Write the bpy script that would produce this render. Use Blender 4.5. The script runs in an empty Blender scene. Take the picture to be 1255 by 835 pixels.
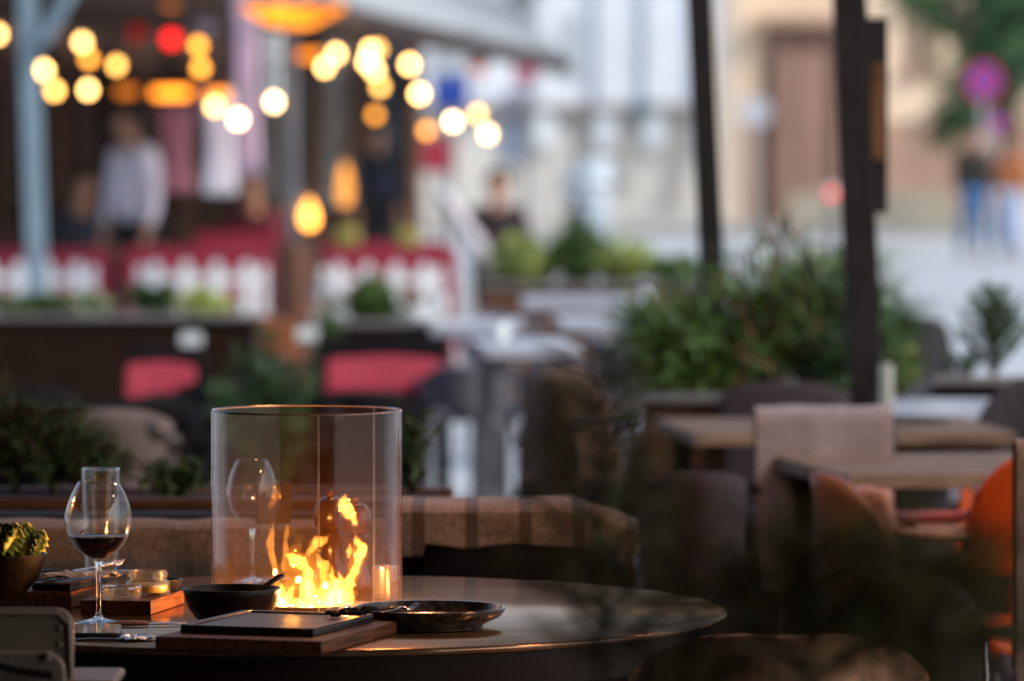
import bpy, bmesh, math, random
from mathutils import Vector, Matrix, noise
R = math.radians
PI = math.pi
scene = bpy.context.scene
C = scene.collection

# ------------------------------------------------------------------ camera frame
CAMZ = 1.39
F = 6275.0
CX, CY = 627.5, 417.5
PITCH = math.atan(228.5 / F)
FWD = Vector((0, math.cos(PITCH), -math.sin(PITCH)))
UP = Vector((0, math.sin(PITCH), math.cos(PITCH)))
EYE = Vector((0, 0, CAMZ))

def ray(px, py):
    return FWD + Vector((1, 0, 0)) * ((px - CX) / F) - UP * ((py - CY) / F)
def at(px, py, Y):
    d = ray(px, py)
    return EYE + d * (Y / d.y)
def on(px, py, z):
    d = ray(px, py)
    return EYE + d * ((z - CAMZ) / d.z)
def X_(px, Y):
    return (px - CX) / F * Y
def Z_(py, Y):
    return at(CX, py, Y).z

# ------------------------------------------------------------------ materials
def newmat(name):
    m = bpy.data.materials.new(name)
    m.use_nodes = True
    nt = m.node_tree
    nt.nodes.clear()
    out = nt.nodes.new('ShaderNodeOutputMaterial')
    return m, nt, out

def mat(name, rgb, rough=.6, metal=0, var=.25, scale=18, stretch=(1, 1, 1), bump=0, spec=.3, rgb2=None, coat=0, sheen=0, trans=0, sss=0):
    m, nt, out = newmat(name)
    N, L = nt.nodes, nt.links
    p = N.new('ShaderNodeBsdfPrincipled')
    L.new(p.outputs[0], out.inputs[0])
    tc = N.new('ShaderNodeTexCoord'); mp = N.new('ShaderNodeMapping')
    mp.inputs['Scale'].default_value = stretch
    L.new(tc.outputs['Object'], mp.inputs[0])
    nz = N.new('ShaderNodeTexNoise'); nz.inputs['Scale'].default_value = scale; nz.inputs['Detail'].default_value = 5
    nz.inputs['Roughness'].default_value = .6
    L.new(mp.outputs[0], nz.inputs['Vector'])
    cr = N.new('ShaderNodeValToRGB')
    a = rgb if rgb2 is None else rgb
    b = rgb2 if rgb2 else rgb
    lo = tuple(max(0, c * (1 - var)) for c in a) + (1,)
    hi = tuple(min(1, c * (1 + var)) for c in b) + (1,)
    cr.color_ramp.elements[0].position = .34; cr.color_ramp.elements[0].color = lo
    cr.color_ramp.elements[1].position = .66; cr.color_ramp.elements[1].color = hi
    L.new(nz.outputs[0], cr.inputs[0])
    L.new(cr.outputs[0], p.inputs['Base Color'])
    mr = N.new('ShaderNodeMapRange'); mr.inputs[3].default_value = max(.02, rough * .8); mr.inputs[4].default_value = min(1, rough * 1.2)
    L.new(nz.outputs[0], mr.inputs[0]); L.new(mr.outputs[0], p.inputs['Roughness'])
    p.inputs['Metallic'].default_value = metal
    p.inputs['Specular IOR Level'].default_value = spec
    p.inputs['Coat Weight'].default_value = coat
    p.inputs['Coat Roughness'].default_value = .08
    p.inputs['Sheen Weight'].default_value = sheen
    p.inputs['Transmission Weight'].default_value = trans
    if bump:
        bp = N.new('ShaderNodeBump'); bp.inputs['Strength'].default_value = bump; bp.inputs['Distance'].default_value = .004
        L.new(nz.outputs[0], bp.inputs['Height']); L.new(bp.outputs[0], p.inputs['Normal'])
    return m

def wood(name, dark, light, scale=9, stretch=(1, 14, 14), rough=.45, coat=0, bump=.25):
    return mat(name, dark, rough, 0, .15, scale, stretch, bump, .25, light, coat)

def weave(name, rgb, var=.35, scale=260, rough=.95, stripes=None):
    m, nt, out = newmat(name)
    N, L = nt.nodes, nt.links
    p = N.new('ShaderNodeBsdfPrincipled'); L.new(p.outputs[0], out.inputs[0])
    tc = N.new('ShaderNodeTexCoord')
    n1 = N.new('ShaderNodeTexNoise'); n1.inputs['Scale'].default_value = scale; n1.inputs['Detail'].default_value = 3
    mp = N.new('ShaderNodeMapping'); mp.inputs['Scale'].default_value = (1, .35, .35)
    L.new(tc.outputs['Object'], mp.inputs[0]); L.new(mp.outputs[0], n1.inputs['Vector'])
    n2 = N.new('ShaderNodeTexNoise'); n2.inputs['Scale'].default_value = 14; n2.inputs['Detail'].default_value = 4
    L.new(tc.outputs['Object'], n2.inputs['Vector'])
    ad = N.new('ShaderNodeMath'); ad.operation = 'MULTIPLY_ADD'; ad.inputs[1].default_value = .3
    L.new(n2.outputs[0], ad.inputs[0]); L.new(n1.outputs[0], ad.inputs[2])
    cr = N.new('ShaderNodeValToRGB')
    cr.color_ramp.elements[0].position = .42; cr.color_ramp.elements[1].position = .86
    cr.color_ramp.elements[0].color = tuple(c * (1 - var) for c in rgb) + (1,)
    cr.color_ramp.elements[1].color = tuple(min(1, c * (1 + var)) for c in rgb) + (1,)
    L.new(ad.outputs[0], cr.inputs[0])
    col = cr.outputs[0]
    if stripes:
        sx = N.new('ShaderNodeSeparateXYZ'); L.new(tc.outputs['Object'], sx.inputs[0])
        w = N.new('ShaderNodeMath'); w.operation = 'MULTIPLY'; w.inputs[1].default_value = stripes[0]
        L.new(sx.outputs[0], w.inputs[0])
        sn = N.new('ShaderNodeMath'); sn.operation = 'SINE'; L.new(w.outputs[0], sn.inputs[0])
        gt = N.new('ShaderNodeMath'); gt.operation = 'GREATER_THAN'; gt.inputs[1].default_value = .72; L.new(sn.outputs[0], gt.inputs[0])
        mx = N.new('ShaderNodeMix'); mx.data_type = 'RGBA'
        L.new(gt.outputs[0], mx.inputs[0]); L.new(col, mx.inputs[6]); mx.inputs[7].default_value = tuple(stripes[1]) + (1,)
        col = mx.outputs[2]
    L.new(col, p.inputs['Base Color'])
    p.inputs['Roughness'].default_value = rough
    p.inputs['Sheen Weight'].default_value = .15
    bp = N.new('ShaderNodeBump'); bp.inputs['Strength'].default_value = .5; bp.inputs['Distance'].default_value = .003
    L.new(ad.outputs[0], bp.inputs['Height']); L.new(bp.outputs[0], p.inputs['Normal'])
    return m

def thin_glass(name, tint=(1, 1, 1), ior=1.5, haze=0.0, rough=.02, hazecol=(.8, .75, .7), streak=(60, 60, 3)):
    m, nt, out = newmat(name)
    N, L = nt.nodes, nt.links
    tr = N.new('ShaderNodeBsdfTransparent'); tr.inputs[0].default_value = tuple(tint) + (1,)
    gl = N.new('ShaderNodeBsdfGlossy'); gl.inputs['Roughness'].default_value = rough
    fr = N.new('ShaderNodeFresnel'); fr.inputs[0].default_value = ior
    # the same reflectance whichever side of the pane is met
    geo = N.new('ShaderNodeNewGeometry')
    ma = N.new('ShaderNodeMath'); ma.operation = 'MULTIPLY_ADD'
    ma.inputs[1].default_value = (1.0 / ior) - ior; ma.inputs[2].default_value = ior
    L.new(geo.outputs['Backfacing'], ma.inputs[0]); 
    ma2 = N.new('ShaderNodeMath'); ma2.operation = 'MULTIPLY'; ma2.inputs[1].default_value = 1.0
    L.new(ma.outputs[0], ma2.inputs[0])
    # Fresnel node inverts ior on back faces itself, so feed it the inverse there
    L.new(ma2.outputs[0], fr.inputs[0])
    mx = N.new('ShaderNodeMixShader'); L.new(fr.outputs[0], mx.inputs[0]); L.new(tr.outputs[0], mx.inputs[1]); L.new(gl.outputs[0], mx.inputs[2])
    last = mx.outputs[0]
    if haze:
        df = N.new('ShaderNodeBsdfDiffuse'); df.inputs[0].default_value = tuple(hazecol) + (1,)
        tl = N.new('ShaderNodeBsdfTranslucent'); tl.inputs[0].default_value = tuple(hazecol) + (1,)
        m0 = N.new('ShaderNodeMixShader'); m0.inputs[0].default_value = .5; L.new(df.outputs[0], m0.inputs[1]); L.new(tl.outputs[0], m0.inputs[2])
        tc = N.new('ShaderNodeTexCoord'); mp = N.new('ShaderNodeMapping'); mp.inputs['Scale'].default_value = streak
        L.new(tc.outputs['Object'], mp.inputs[0])
        nz = N.new('ShaderNodeTexNoise'); nz.inputs['Scale'].default_value = 1.0; nz.inputs['Detail'].default_value = 4
        L.new(mp.outputs[0], nz.inputs['Vector'])
        mr = N.new('ShaderNodeMapRange'); mr.inputs[1].default_value = .3; mr.inputs[2].default_value = .8
        mr.inputs[3].default_value = haze * .4; mr.inputs[4].default_value = haze * 1.8
        L.new(nz.outputs[0], mr.inputs[0])
        m2 = N.new('ShaderNodeMixShader'); L.new(mr.outputs[0], m2.inputs[0]); L.new(last, m2.inputs[1]); L.new(m0.outputs[0], m2.inputs[2])
        last = m2.outputs[0]
    L.new(last, out.inputs[0])
    return m

def emit(name, rgb, s, var=0):
    m, nt, out = newmat(name)
    e = nt.nodes.new('ShaderNodeEmission'); e.inputs[0].default_value = tuple(rgb) + (1,); e.inputs[1].default_value = s
    if var:
        tc = nt.nodes.new('ShaderNodeTexCoord'); nz = nt.nodes.new('ShaderNodeTexNoise'); nz.inputs['Scale'].default_value = 8
        nt.links.new(tc.outputs['Object'], nz.inputs['Vector'])
        mr = nt.nodes.new('ShaderNodeMapRange'); mr.inputs[1].default_value = .3; mr.inputs[2].default_value = .7
        mr.inputs[3].default_value = s * (1 - var); mr.inputs[4].default_value = s * (1 + var)
        nt.links.new(nz.outputs[0], mr.inputs[0]); nt.links.new(mr.outputs[0], e.inputs[1])
    nt.links.new(e.outputs[0], out.inputs[0])
    return m

def flame_mat(name, rgb, dens):
    m, nt, out = newmat(name)
    e = nt.nodes.new('ShaderNodeEmission'); e.inputs[0].default_value = tuple(rgb) + (1,); e.inputs[1].default_value = dens
    nt.links.new(e.outputs[0], out.inputs['Volume'])
    return m

# ------------------------------------------------------------------ mesh builder
class MB:
    def __init__(s): s.v = []; s.f = []
    def add(s, vs, fs):
        b = len(s.v); s.v += [Vector(v) for v in vs]; s.f += [tuple(b + i for i in f) for f in fs]; return s
    def box(s, c, d, rz=0, rx=0, ry=0):
        M = Matrix.Translation(Vector(c)) @ Matrix.Rotation(rz, 4, 'Z') @ Matrix.Rotation(ry, 4, 'Y') @ Matrix.Rotation(rx, 4, 'X')
        vs = [M @ Vector((x * d[0] / 2, y * d[1] / 2, z * d[2] / 2)) for x in (-1, 1) for y in (-1, 1) for z in (-1, 1)]
        return s.add(vs, [(0, 1, 3, 2), (4, 6, 7, 5), (0, 4, 5, 1), (2, 3, 7, 6), (0, 2, 6, 4), (1, 5, 7, 3)])
    def prism(s, poly, z0, z1):
        n = len(poly)
        vs = [(x, y, z0) for x, y in poly] + [(x, y, z1) for x, y in poly]
        fs = [tuple(range(n))[::-1], tuple(range(n, 2 * n))] + [(i, (i + 1) % n, n + (i + 1) % n, n + i) for i in range(n)]
        return s.add(vs, fs)
    def tube(s, pts, rad, seg=10, flat=1.0, flatdir=None):
        pts = [Vector(p) for p in pts]; n = len(pts)
        if not hasattr(rad, '__len__'): rad = [rad] * n
        vs = []; fs = []
        ref = None
        for i, p in enumerate(pts):
            t = (pts[min(i + 1, n - 1)] - pts[max(i - 1, 0)]).normalized()
            if ref is None:
                ref = flatdir if flatdir else (Vector((1, 0, 0)) if abs(t.x) < .8 else Vector((0, 1, 0)))
            u = (ref - t * ref.dot(t)).normalized(); w = t.cross(u); ref = u
            for k in range(seg):
                a = 2 * PI * k / seg
                vs.append(p + (u * math.cos(a) + w * math.sin(a) * flat) * rad[i])
        for i in range(n - 1):
            for k in range(seg):
                fs.append((i * seg + k, i * seg + (k + 1) % seg, (i + 1) * seg + (k + 1) % seg, (i + 1) * seg + k))
        fs.append(tuple(range(seg))[::-1]); fs.append(tuple(range((n - 1) * seg, n * seg)))
        return s.add(vs, fs)
    def lathe(s, prof, c=(0, 0, 0), seg=48, closed=False):
        """prof = (r,z) list; r==0 ends become poles"""
        c = Vector(c); vs = []; rings = []
        for r, z in prof:
            if r <= 1e-6:
                rings.append([len(vs)]); vs.append(c + Vector((0, 0, z)))
            else:
                rings.append(list(range(len(vs), len(vs) + seg)))
                vs += [c + Vector((r * math.cos(2 * PI * k / seg), r * math.sin(2 * PI * k / seg), z)) for k in range(seg)]
        fs = []
        pairs = list(zip(rings[:-1], rings[1:]))
        if closed: pairs.append((rings[-1], rings[0]))
        for a, b in pairs:
            if len(a) == 1 and len(b) == 1: continue
            for k in range(seg):
                k2 = (k + 1) % seg
                if len(a) == 1: fs.append((a[0], b[k2], b[k]))
                elif len(b) == 1: fs.append((a[k], a[k2], b[0]))
                else: fs.append((a[k], a[k2], b[k2], b[k]))
        return s.add(vs, fs)
    def ball(s, c, r, sc=(1, 1, 1), seg=20, rings=12):
        pr = [(math.sin(PI * i / rings), -math.cos(PI * i / rings)) for i in range(rings + 1)]
        b = len(s.v); s.lathe([(x if 0 < i < rings else 0, z) for i, (x, z) in enumerate(pr)], (0, 0, 0), seg)
        for i in range(b, len(s.v)):
            v = s.v[i]; s.v[i] = Vector((v.x * r * sc[0], v.y * r * sc[1], v.z * r * sc[2])) + Vector(c)
        return s
    def grid(s, fn, nu, nv):
        vs = [fn(i / nu, j / nv) for j in range(nv + 1) for i in range(nu + 1)]
        fs = [(j * (nu + 1) + i, j * (nu + 1) + i + 1, (j + 1) * (nu + 1) + i + 1, (j + 1) * (nu + 1) + i) for j in range(nv) for i in range(nu)]
        return s.add(vs, fs)
    def xform(s, M):
        s.v = [M @ v for v in s.v]; return s
    def build(s, name, m, parent=None, bevel=0, smooth=True, solid=0, sub=0, recalc=True, angle=40):
        me = bpy.data.meshes.new(name)
        me.from_pydata([tuple(v) for v in s.v], [], s.f)
        if recalc:
            b = bmesh.new(); b.from_mesh(me); bmesh.ops.recalc_face_normals(b, faces=b.faces); b.to_mesh(me); b.free()
        if smooth:
            me.shade_smooth()
            try: me.set_sharp_from_angle(angle=R(angle))
            except Exception: pass
        o = bpy.data.objects.new(name, me); C.objects.link(o)
        if m: me.materials.append(m)
        if parent: o.parent = parent
        if solid:
            md = o.modifiers.new('solid', 'SOLIDIFY'); md.thickness = solid; md.offset = 0
        if bevel:
            md = o.modifiers.new('bevel', 'BEVEL'); md.width = bevel; md.segments = 3; md.limit_method = 'ANGLE'; md.angle_limit = R(40)
        if sub:
            md = o.modifiers.new('sub', 'SUBSURF'); md.levels = sub; md.render_levels = sub
        return o

def tag(o, label=None, cat=None, group=None, kind=None):
    if label: o['label'] = label
    if cat: o['category'] = cat
    if group: o['group'] = group
    if kind: o['kind'] = kind
    return o
def thing(name, label, cat, loc=(0, 0, 0), rz=0, group=None):
    o = bpy.data.objects.new(name, None); C.objects.link(o)
    o.location = loc; o.rotation_euler = (0, 0, rz)
    o.empty_display_size = .1
    return tag(o, label, cat, group)
def copy_tree(o, parent=None):
    c = o.copy(); C.objects.link(c)
    if parent: c.parent = parent
    for ch in list(o.children): copy_tree(ch, c)
    return c
def dup(o, loc, rz=0, label=None, sc=None):
    c = copy_tree(o); c.location = loc; c.rotation_euler = (0, 0, rz)
    if label: c['label'] = label
    if sc: c.scale = sc
    return c

# ------------------------------------------------------------------ material set
M_top = mat('table_lacquer', (.24, .14, .08), .15, .75, .2, 5, (1, 5, 1), .03, .5, (.32, .20, .13))
M_top.node_tree.nodes['Principled BSDF'].inputs['Specular Tint'].default_value = (.90, .66, .46, 1)
M_side = mat('table_side', (.016, .009, .006), .5, 0, .2, 8, (1, 1, 6), .1, spec=.12)
M_rim = mat('table_rim', (.12, .07, .04), .3, .2)
M_board = wood('board_wood', (.040, .015, .006), (.13, .05, .022), 12, (14, 1.2, 14), .5)
M_board.node_tree.nodes['Principled BSDF'].inputs['Specular IOR Level'].default_value = .12
M_slate = mat('slate', (.008, .007, .006), .34, 0, .5, 60, (1, 1, 1), .5, .35)
M_slate_rim = wood('slate_frame', (.04, .016, .008), (.09, .036, .018), 12, (14, 1, 14), .35)
M_ceram = mat('dark_ceramic', (.007, .0045, .0035), .45, 0, .4, 45, bump=.15, spec=.2)
M_ceram2 = mat('dark_glaze', (.016, .012, .010), .22, 0, .8, 70, rgb2=(.05, .035, .028), bump=.1, coat=.3)
M_steel = mat('steel', (.55, .53, .5), .22, 1, .08, 30)
M_darksteel = mat('dark_steel', (.05, .045, .045), .35, .8, .2, 30)
M_black = mat('black_plastic', (.012, .011, .011), .35, 0, .2, 40)
M_bluephone = mat('phone_glass', (.05, .07, .09), .1, 0, .1, 4, coat=.6)
M_cyl = thin_glass('windscreen_glass', (.975, .955, .93), 1.28, .0058, .015, (.58, .29, .11), (26, 26, 2.0))  # dusty film coloured brown to stand in for warm reflections inside the cylinder
M_seam = thin_glass('glass_seam', (.85, .83, .82), 1.7, .05, .1, (.6, .55, .52), (3, 3, 14))
M_cylrim = mat('glass_edge', (.20, .12, .09), .15, 0, .2, 30, spec=.8)
M_glass = thin_glass('wine_glass_bowl', (.985, .985, .98), 1.5, .006, .02)
M_glass2 = thin_glass('jar_glass', (.95, .93, .87), 1.6, .04, .05)
def solid_glass(name):
    m, nt, out = newmat(name)
    p = nt.nodes.new('ShaderNodeBsdfPrincipled'); p.inputs['Transmission Weight'].default_value = 1; p.inputs['Roughness'].default_value = .02; p.inputs['IOR'].default_value = 1.5
    p.inputs['Base Color'].default_value = (1, .985, .96, 1)
    nt.links.new(p.outputs[0], out.inputs[0]); return m
M_sglass = solid_glass('solid_clear_glass')
M_wine = mat('red_wine', (.012, .001, .002), .06, 0, .1, 3, spec=.6)
M_butter = mat('yellow_butter', (.42, .30, .10), .5, 0, .2, 30)
M_lettuce = mat('lettuce', (.22, .26, .03), .4, 0, .4, 30, rgb2=(.50, .48, .08))
M_dlettuce = mat('dark_lettuce', (.03, .05, .012), .5, 0, .4, 30)
M_char = mat('charred_herb', (.012, .010, .008), .55, 0, .5, 60)
M_paper = mat('napkin_paper', (.35, .32, .29), .8, 0, .25, 60, bump=.3)
M_cream = mat('beige_plastic', (.16, .13, .105), .5, 0, .05, 6)
M_cream2 = mat('beige_plastic_edge', (.20, .165, .135), .5, 0, .05, 6)
M_velvet = weave('brown_velvet', (.42, .23, .13), .55, 60, .9)
M_darkleather = mat('dark_leather', (.018, .014, .010), .5, 0, .4, 30, bump=.2)
M_blank = weave('brown_blanket', (.19, .125, .085), .5, 240, .95, stripes=(72, (.07, .04, .025)))
M_blank2 = weave('taupe_blanket', (.13, .10, .082), .5, 240, .95)
M_blank3 = weave('mauve_blanket', (.17, .135, .14), .25, 160, .95)
M_bench = mat('bench_black', (.008, .007, .008), .7, 0, .4, 20, spec=.1)
M_oak = wood('oak_top', (.075, .048, .031), (.16, .105, .07), 10, (1, 12, 12), .6)
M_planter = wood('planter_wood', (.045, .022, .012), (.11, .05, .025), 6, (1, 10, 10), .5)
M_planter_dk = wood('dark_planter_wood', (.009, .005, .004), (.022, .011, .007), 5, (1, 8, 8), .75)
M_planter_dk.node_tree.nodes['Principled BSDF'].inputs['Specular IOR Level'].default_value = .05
M_grey_top = mat('grey_table_top', (.36, .39, .45), .3, .1, .12, 8)
M_greymetal = mat('grey_metal', (.14, .14, .16), .4, .3, .15, 20)
M_post = mat('dark_post', (.009, .007, .007), .6, 0, .3, 12, spec=.2)
M_panel = mat('menu_panel', (.10, .04, .012), .5, 0, .3, 8)
M_orange = mat('orange_shell', (.50, .075, .012), .35, 0, .08, 8)
M_browncush = mat('brown_leather', (.20, .085, .05), .45, 0, .2, 20)
M_pinkcush = mat('dusty_pink_cushion', (.36, .17, .13), .8, 0, .15, 30)
M_charcoal = mat('charcoal_fabric', (.030, .027, .032), .9, 0, .3, 60)
M_plum = mat('plum_fabric', (.028, .019, .023), .9, 0, .3, 60)
M_taupe = mat('taupe_fabric', (.10, .075, .068), .9, 0, .2, 40)
M_greyfab = mat('grey_fabric', (.16, .16, .18), .9, 0, .2, 40)
M_mauve = mat('mauve_shell', (.10, .095, .12), .6, 0, .2, 20)
M_rattan = mat('rattan', (.065, .036, .02), .55, 0, .45, 60, bump=.4)
M_rattan_rimlight = mat('rattan_rimlight', (.20, .11, .07), .5, 0, .3, 60)
M_redcush = mat('red_cushion', (.30, .03, .05), .85, 0, .12, 25)
M_redwood = mat('red_paint', (.20, .012, .03), .6, 0, .2, 12)
M_white = mat('white_paint', (.62, .66, .68), .6, 0, .08, 10)
M_bluepost = mat('pale_blue_paint', (.15, .22, .27), .6, 0, .1, 6)
M_copper = mat('copper_casing', (.085, .035, .02), .45, .3, .25, 8)
M_terr = mat('terrace_boards', (.05, .035, .028), .6, 0, .3, 4, (1, 10, 1))
M_awn = mat('awning_underside', (.10, .05, .03), .8, 0, .2, 3)
M_awnedge = mat('awning_edge', (.045, .025, .018), .7)
M_awntop = mat('awning_cloth', (.30, .34, .37), .8)
M_skin = mat('skin', (.46, .24, .16), .5, 0, .06, 10)
M_hair = mat('hair', (.02, .012, .008), .6)
M_leafD = mat('leaf_dark', (.022, .055, .02), .5, 0, .35, 3, rgb2=(.05, .10, .03))
M_leafM = mat('leaf_mid', (.035, .085, .016), .5, 0, .4, 3, rgb2=(.075, .14, .025))
M_leafB = mat('leaf_bright', (.34, .42, .10), .5, 0, .3, 3, rgb2=(.52, .60, .20))
M_leafO = mat('leaf_russet', (.16, .07, .03), .5, 0, .3, 3)
M_leafP = mat('grass_pale', (.28, .34, .18), .6, 0, .3, 3, rgb2=(.36, .42, .26))
M_olive = mat('needle_olive', (.24, .25, .06), .6, 0, .4, 3)
M_needle = mat('needle_green', (.022, .065, .022), .5, 0, .4, 8, rgb2=(.05, .13, .04))
M_heat = emit('heat_bulb', (1, .47, .19), 250)
M_bark = mat('bark', (.05, .028, .016), .8, 0, .3, 20)

# ------------------------------------------------------------------ ground, sky
def flat(name, x0, x1, y0, y1, z, m, kind='structure', thick=0):
    b = MB()
    b.add([(x0, y0, z), (x1, y0, z), (x1, y1, z), (x0, y1, z)], [(0, 1, 2, 3)])
    o = b.build(name, m, recalc=False); tag(o, kind=kind); return o

def paving(name, a, b_, sc):
    m, nt, out = newmat(name)
    N, L = nt.nodes, nt.links
    p = N.new('ShaderNodeBsdfPrincipled'); L.new(p.outputs[0], out.inputs[0])
    tc = N.new('ShaderNodeTexCoord')
    br = N.new('ShaderNodeTexBrick'); br.inputs['Scale'].default_value = sc
    br.inputs['Color1'].default_value = a + (1,); br.inputs['Color2'].default_value = b_ + (1,); br.inputs['Mortar'].default_value = tuple(c * .55 for c in a) + (1,)
    br.inputs['Mortar Size'].default_value = .02; br.inputs['Row Height'].default_value = .35
    L.new(tc.outputs['Object'], br.inputs['Vector'])
    nz = N.new('ShaderNodeTexNoise'); nz.inputs['Scale'].default_value = .35; nz.inputs['Detail'].default_value = 6
    L.new(tc.outputs['Object'], nz.inputs['Vector'])
    mx = N.new('ShaderNodeMix'); mx.data_type = 'RGBA'; mx.blend_type = 'MULTIPLY'; mx.inputs[0].default_value = .25
    L.new(br.outputs[0], mx.inputs[6]); L.new(nz.outputs[0], mx.inputs[7]); L.new(mx.outputs[2], p.inputs['Base Color'])
    p.inputs['Roughness'].default_value = .55
    return m
M_street = paving('pale_setts', (.52, .58, .62), (.62, .67, .70), 6)
flat('ground', -400, 400, -60, 900, -.004, M_street)
o = MB().box((10, 92.2, .065), (120, 5.6, .13)).build('pavement', mat('pavement_slabs', (.40, .38, .34), .8, 0, .15, .8)); tag(o, kind='structure')
flat('terrace_floor', -5.9, 4.1, -3.0, 20.5, .004, M_terr)

# ------------------------------------------------------------------ fire table
TC = on(376, 747, .75)            # centre of the fire table on its top
TR = .592
rim_prof = lambda r, z0, z1: [(0, z0), (r - .004, z0), (r, z0 + .004), (r, z1 - .004), (r - .004, z1), (0, z1)]
t = thing('fire_table', 'large round dark lacquered dining table with a gas burner in its middle', 'table', (TC.x, TC.y, 0))
MB().lathe([(.118, .75), (TR - .005, .75), (TR - .001, .748), (TR, .745), (TR - .002, .741), (.118, .741)], seg=160, closed=True).build('tabletop', M_top, t, recalc=True, angle=60)
MB().lathe([(TR - .008, .7405), (TR - .006, .7405), (TR - .006, .695), (TR - .014, .688), (.05, .688), (.05, .70), (TR - .02, .70)], seg=160, closed=True).build('apron', M_side, t)
MB().lathe([(0, .688), (.13, .688), (.12, .64), (.09, .6), (.085, .08), (.10, .05), (.26, .02), (.26, 0.006), (0, 0.006)], seg=48).build('pedestal', M_darksteel, t)
for a in (35, 145, 215, 325):
    ca, sa = math.cos(R(a)), math.sin(R(a))
    MB().tube([(ca * .42, sa * .42, .69), (ca * .47, sa * .47, .35), (ca * .50, sa * .50, .006)], [.016, .014, .012], 12).build('leg', M_steel, t)
b = MB().lathe([(.1175, .745), (.1175, .752), (.112, .7545), (.085, .753), (.078, .744), (.03, .743), (0, .743)], seg=64)
b.build('burner_tray', mat('burner_steel', (.25, .2, .17), .35, .9, .3, 40), t)
b = MB().lathe([(.062, .746), (.066, .752), (.062, .758), (.058, .752)], seg=48, closed=True)
b.build('burner_ring', M_steel, t)
random.seed(4)
for i in range(11):
    a = random.uniform(0, 2 * PI); r = random.uniform(.01, .07)
    q = MB().ball((0, 0, 0), 1, (random.uniform(.008, .015), random.uniform(.008, .015), random.uniform(.006, .009)), 12, 8)
    for k, v in enumerate(q.v): q.v[k] = v * (1 + .25 * noise.noise(v * 90 + Vector((i, 0, 0))))
    q.xform(Matrix.Translation((r * math.cos(a), r * math.sin(a), .7495)))
    q.build('lava_stone', M_char, t)

# glass windscreen
CR = .1345
CH = TC.z + .28
g = thing('glass_windscreen', 'tall clear glass cylinder standing round the flames on the round table', 'windscreen', (TC.x, TC.y, .7505))
SEAM = R(-80.5)
b = MB()
n = 128
for rr in (CR, CR - .004):
    vs = []
    for k in range(n + 1):
        a = SEAM + (2 * PI - .006) * k / n + .003
        for z in (0, .28): vs.append((rr * math.cos(a), rr * math.sin(a), z))
    b.add(vs, [(2 * k, 2 * k + 2, 2 * k + 3, 2 * k + 1) for k in range(n)])
b.build('glass_wall', M_cyl, g, recalc=False, angle=60)
b = MB().lathe([(CR + .0004, .28), (CR - .0016, .2815), (CR - .0044, .28), (CR - .0044, .2788), (CR + .0004, .2788)], seg=128, closed=True)
b.build('rim', M_cylrim, g, angle=60)
b = MB().box((math.cos(SEAM) * (CR - .002), math.sin(SEAM) * (CR - .002), .14), (.0045, .0022, .277), rz=SEAM)
b.build('seam', M_seam, g)
b = MB().box((math.cos(R(46)) * (CR - .002), math.sin(R(46)) * (CR - .002), .14), (.003, .0016, .277), rz=R(46))
b.build('seam', M_seam, g)

# flames
fl = thing('flame', 'bright yellow and orange gas flames leaping inside the glass cylinder', 'fire', (TC.x, TC.y, .745))
FM_hot = flame_mat('flame_hot', (1, .34, .045), 270)
FM_mid = flame_mat('flame_mid', (1, .34, .045), 110)
FM_dim = flame_mat('flame_dim', (1, .30, .03), 70)
FM_faint = flame_mat('flame_faint', (1, .28, .02), 22)
def tongue(pts, m, dy=0, flat_=.8, seed=0):
    """pts: (px, py, radius px) up the tongue, on the table-centre plane"""
    Yd = TC.y + dy
    s = Yd / F
    P = [at(a, b_, Yd) - fl.location for a, b_, _ in pts]
    Rr = [c * s for _, _, c in pts]
    # resample smoothly
    PP, RR = [], []
    n = len(P)
    for i in range(n - 1):
        p0, p1, p2, p3 = P[max(i - 1, 0)], P[i], P[i + 1], P[min(i + 2, n - 1)]
        for k in range(6):
            u = k / 6
            PP.append(.5 * ((2 * p1) + (p2 - p0) * u + (2 * p0 - 5 * p1 + 4 * p2 - p3) * u * u + (3 * p1 - p0 - 3 * p2 + p3) * u ** 3))
            RR.append(Rr[i] * (1 - u) + Rr[i + 1] * u)
    PP.append(P[-1]); RR.append(Rr[-1])
    rr2 = []
    for i, (p, q) in enumerate(zip(PP, RR)):
        u = i / (len(PP) - 1)
        rr2.append(q * .80 * (1 + .38 * noise.noise(Vector((u * len(pts) * 1.7, seed * 2.3, 1)))))
        PP[i] = p + Vector((noise.noise(Vector((u * 5, seed, 4))), 0, 0)) * q * .7
    PP[-1] = PP[-1] + (PP[-1] - PP[-2]).normalized() * RR[-3] * 1.2
    rr2[-1] = .0003
    b = MB().tube(PP, rr2, 26, flat_, Vector((1, 0, 0)))
    for k, v in enumerate(b.v):
        ring = PP[min(k // 26, len(PP) - 1)]
        amp = min(1.0, (v - ring).length / .011)
        q = Vector((v.x * 70, v.y * 70, v.z * 34)) + Vector((seed * 3.1, 0, 0))
        q2 = Vector((v.x * 190, v.y * 190, v.z * 75)) + Vector((seed * 1.7, 2, 0))
        b.v[k] = v + (Vector((noise.noise(q), noise.noise(q + Vector((9, 9, 9))), noise.noise(q + Vector((5, 1, 2))))) * .0052
                      + Vector((noise.noise(q2), noise.noise(q2 + Vector((3, 3, 3))), 1.4 * noise.noise(q2 + Vector((4, 4, 4))))) * .0026) * amp
    b.build('flame_tongue', m, fl, angle=180)
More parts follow.
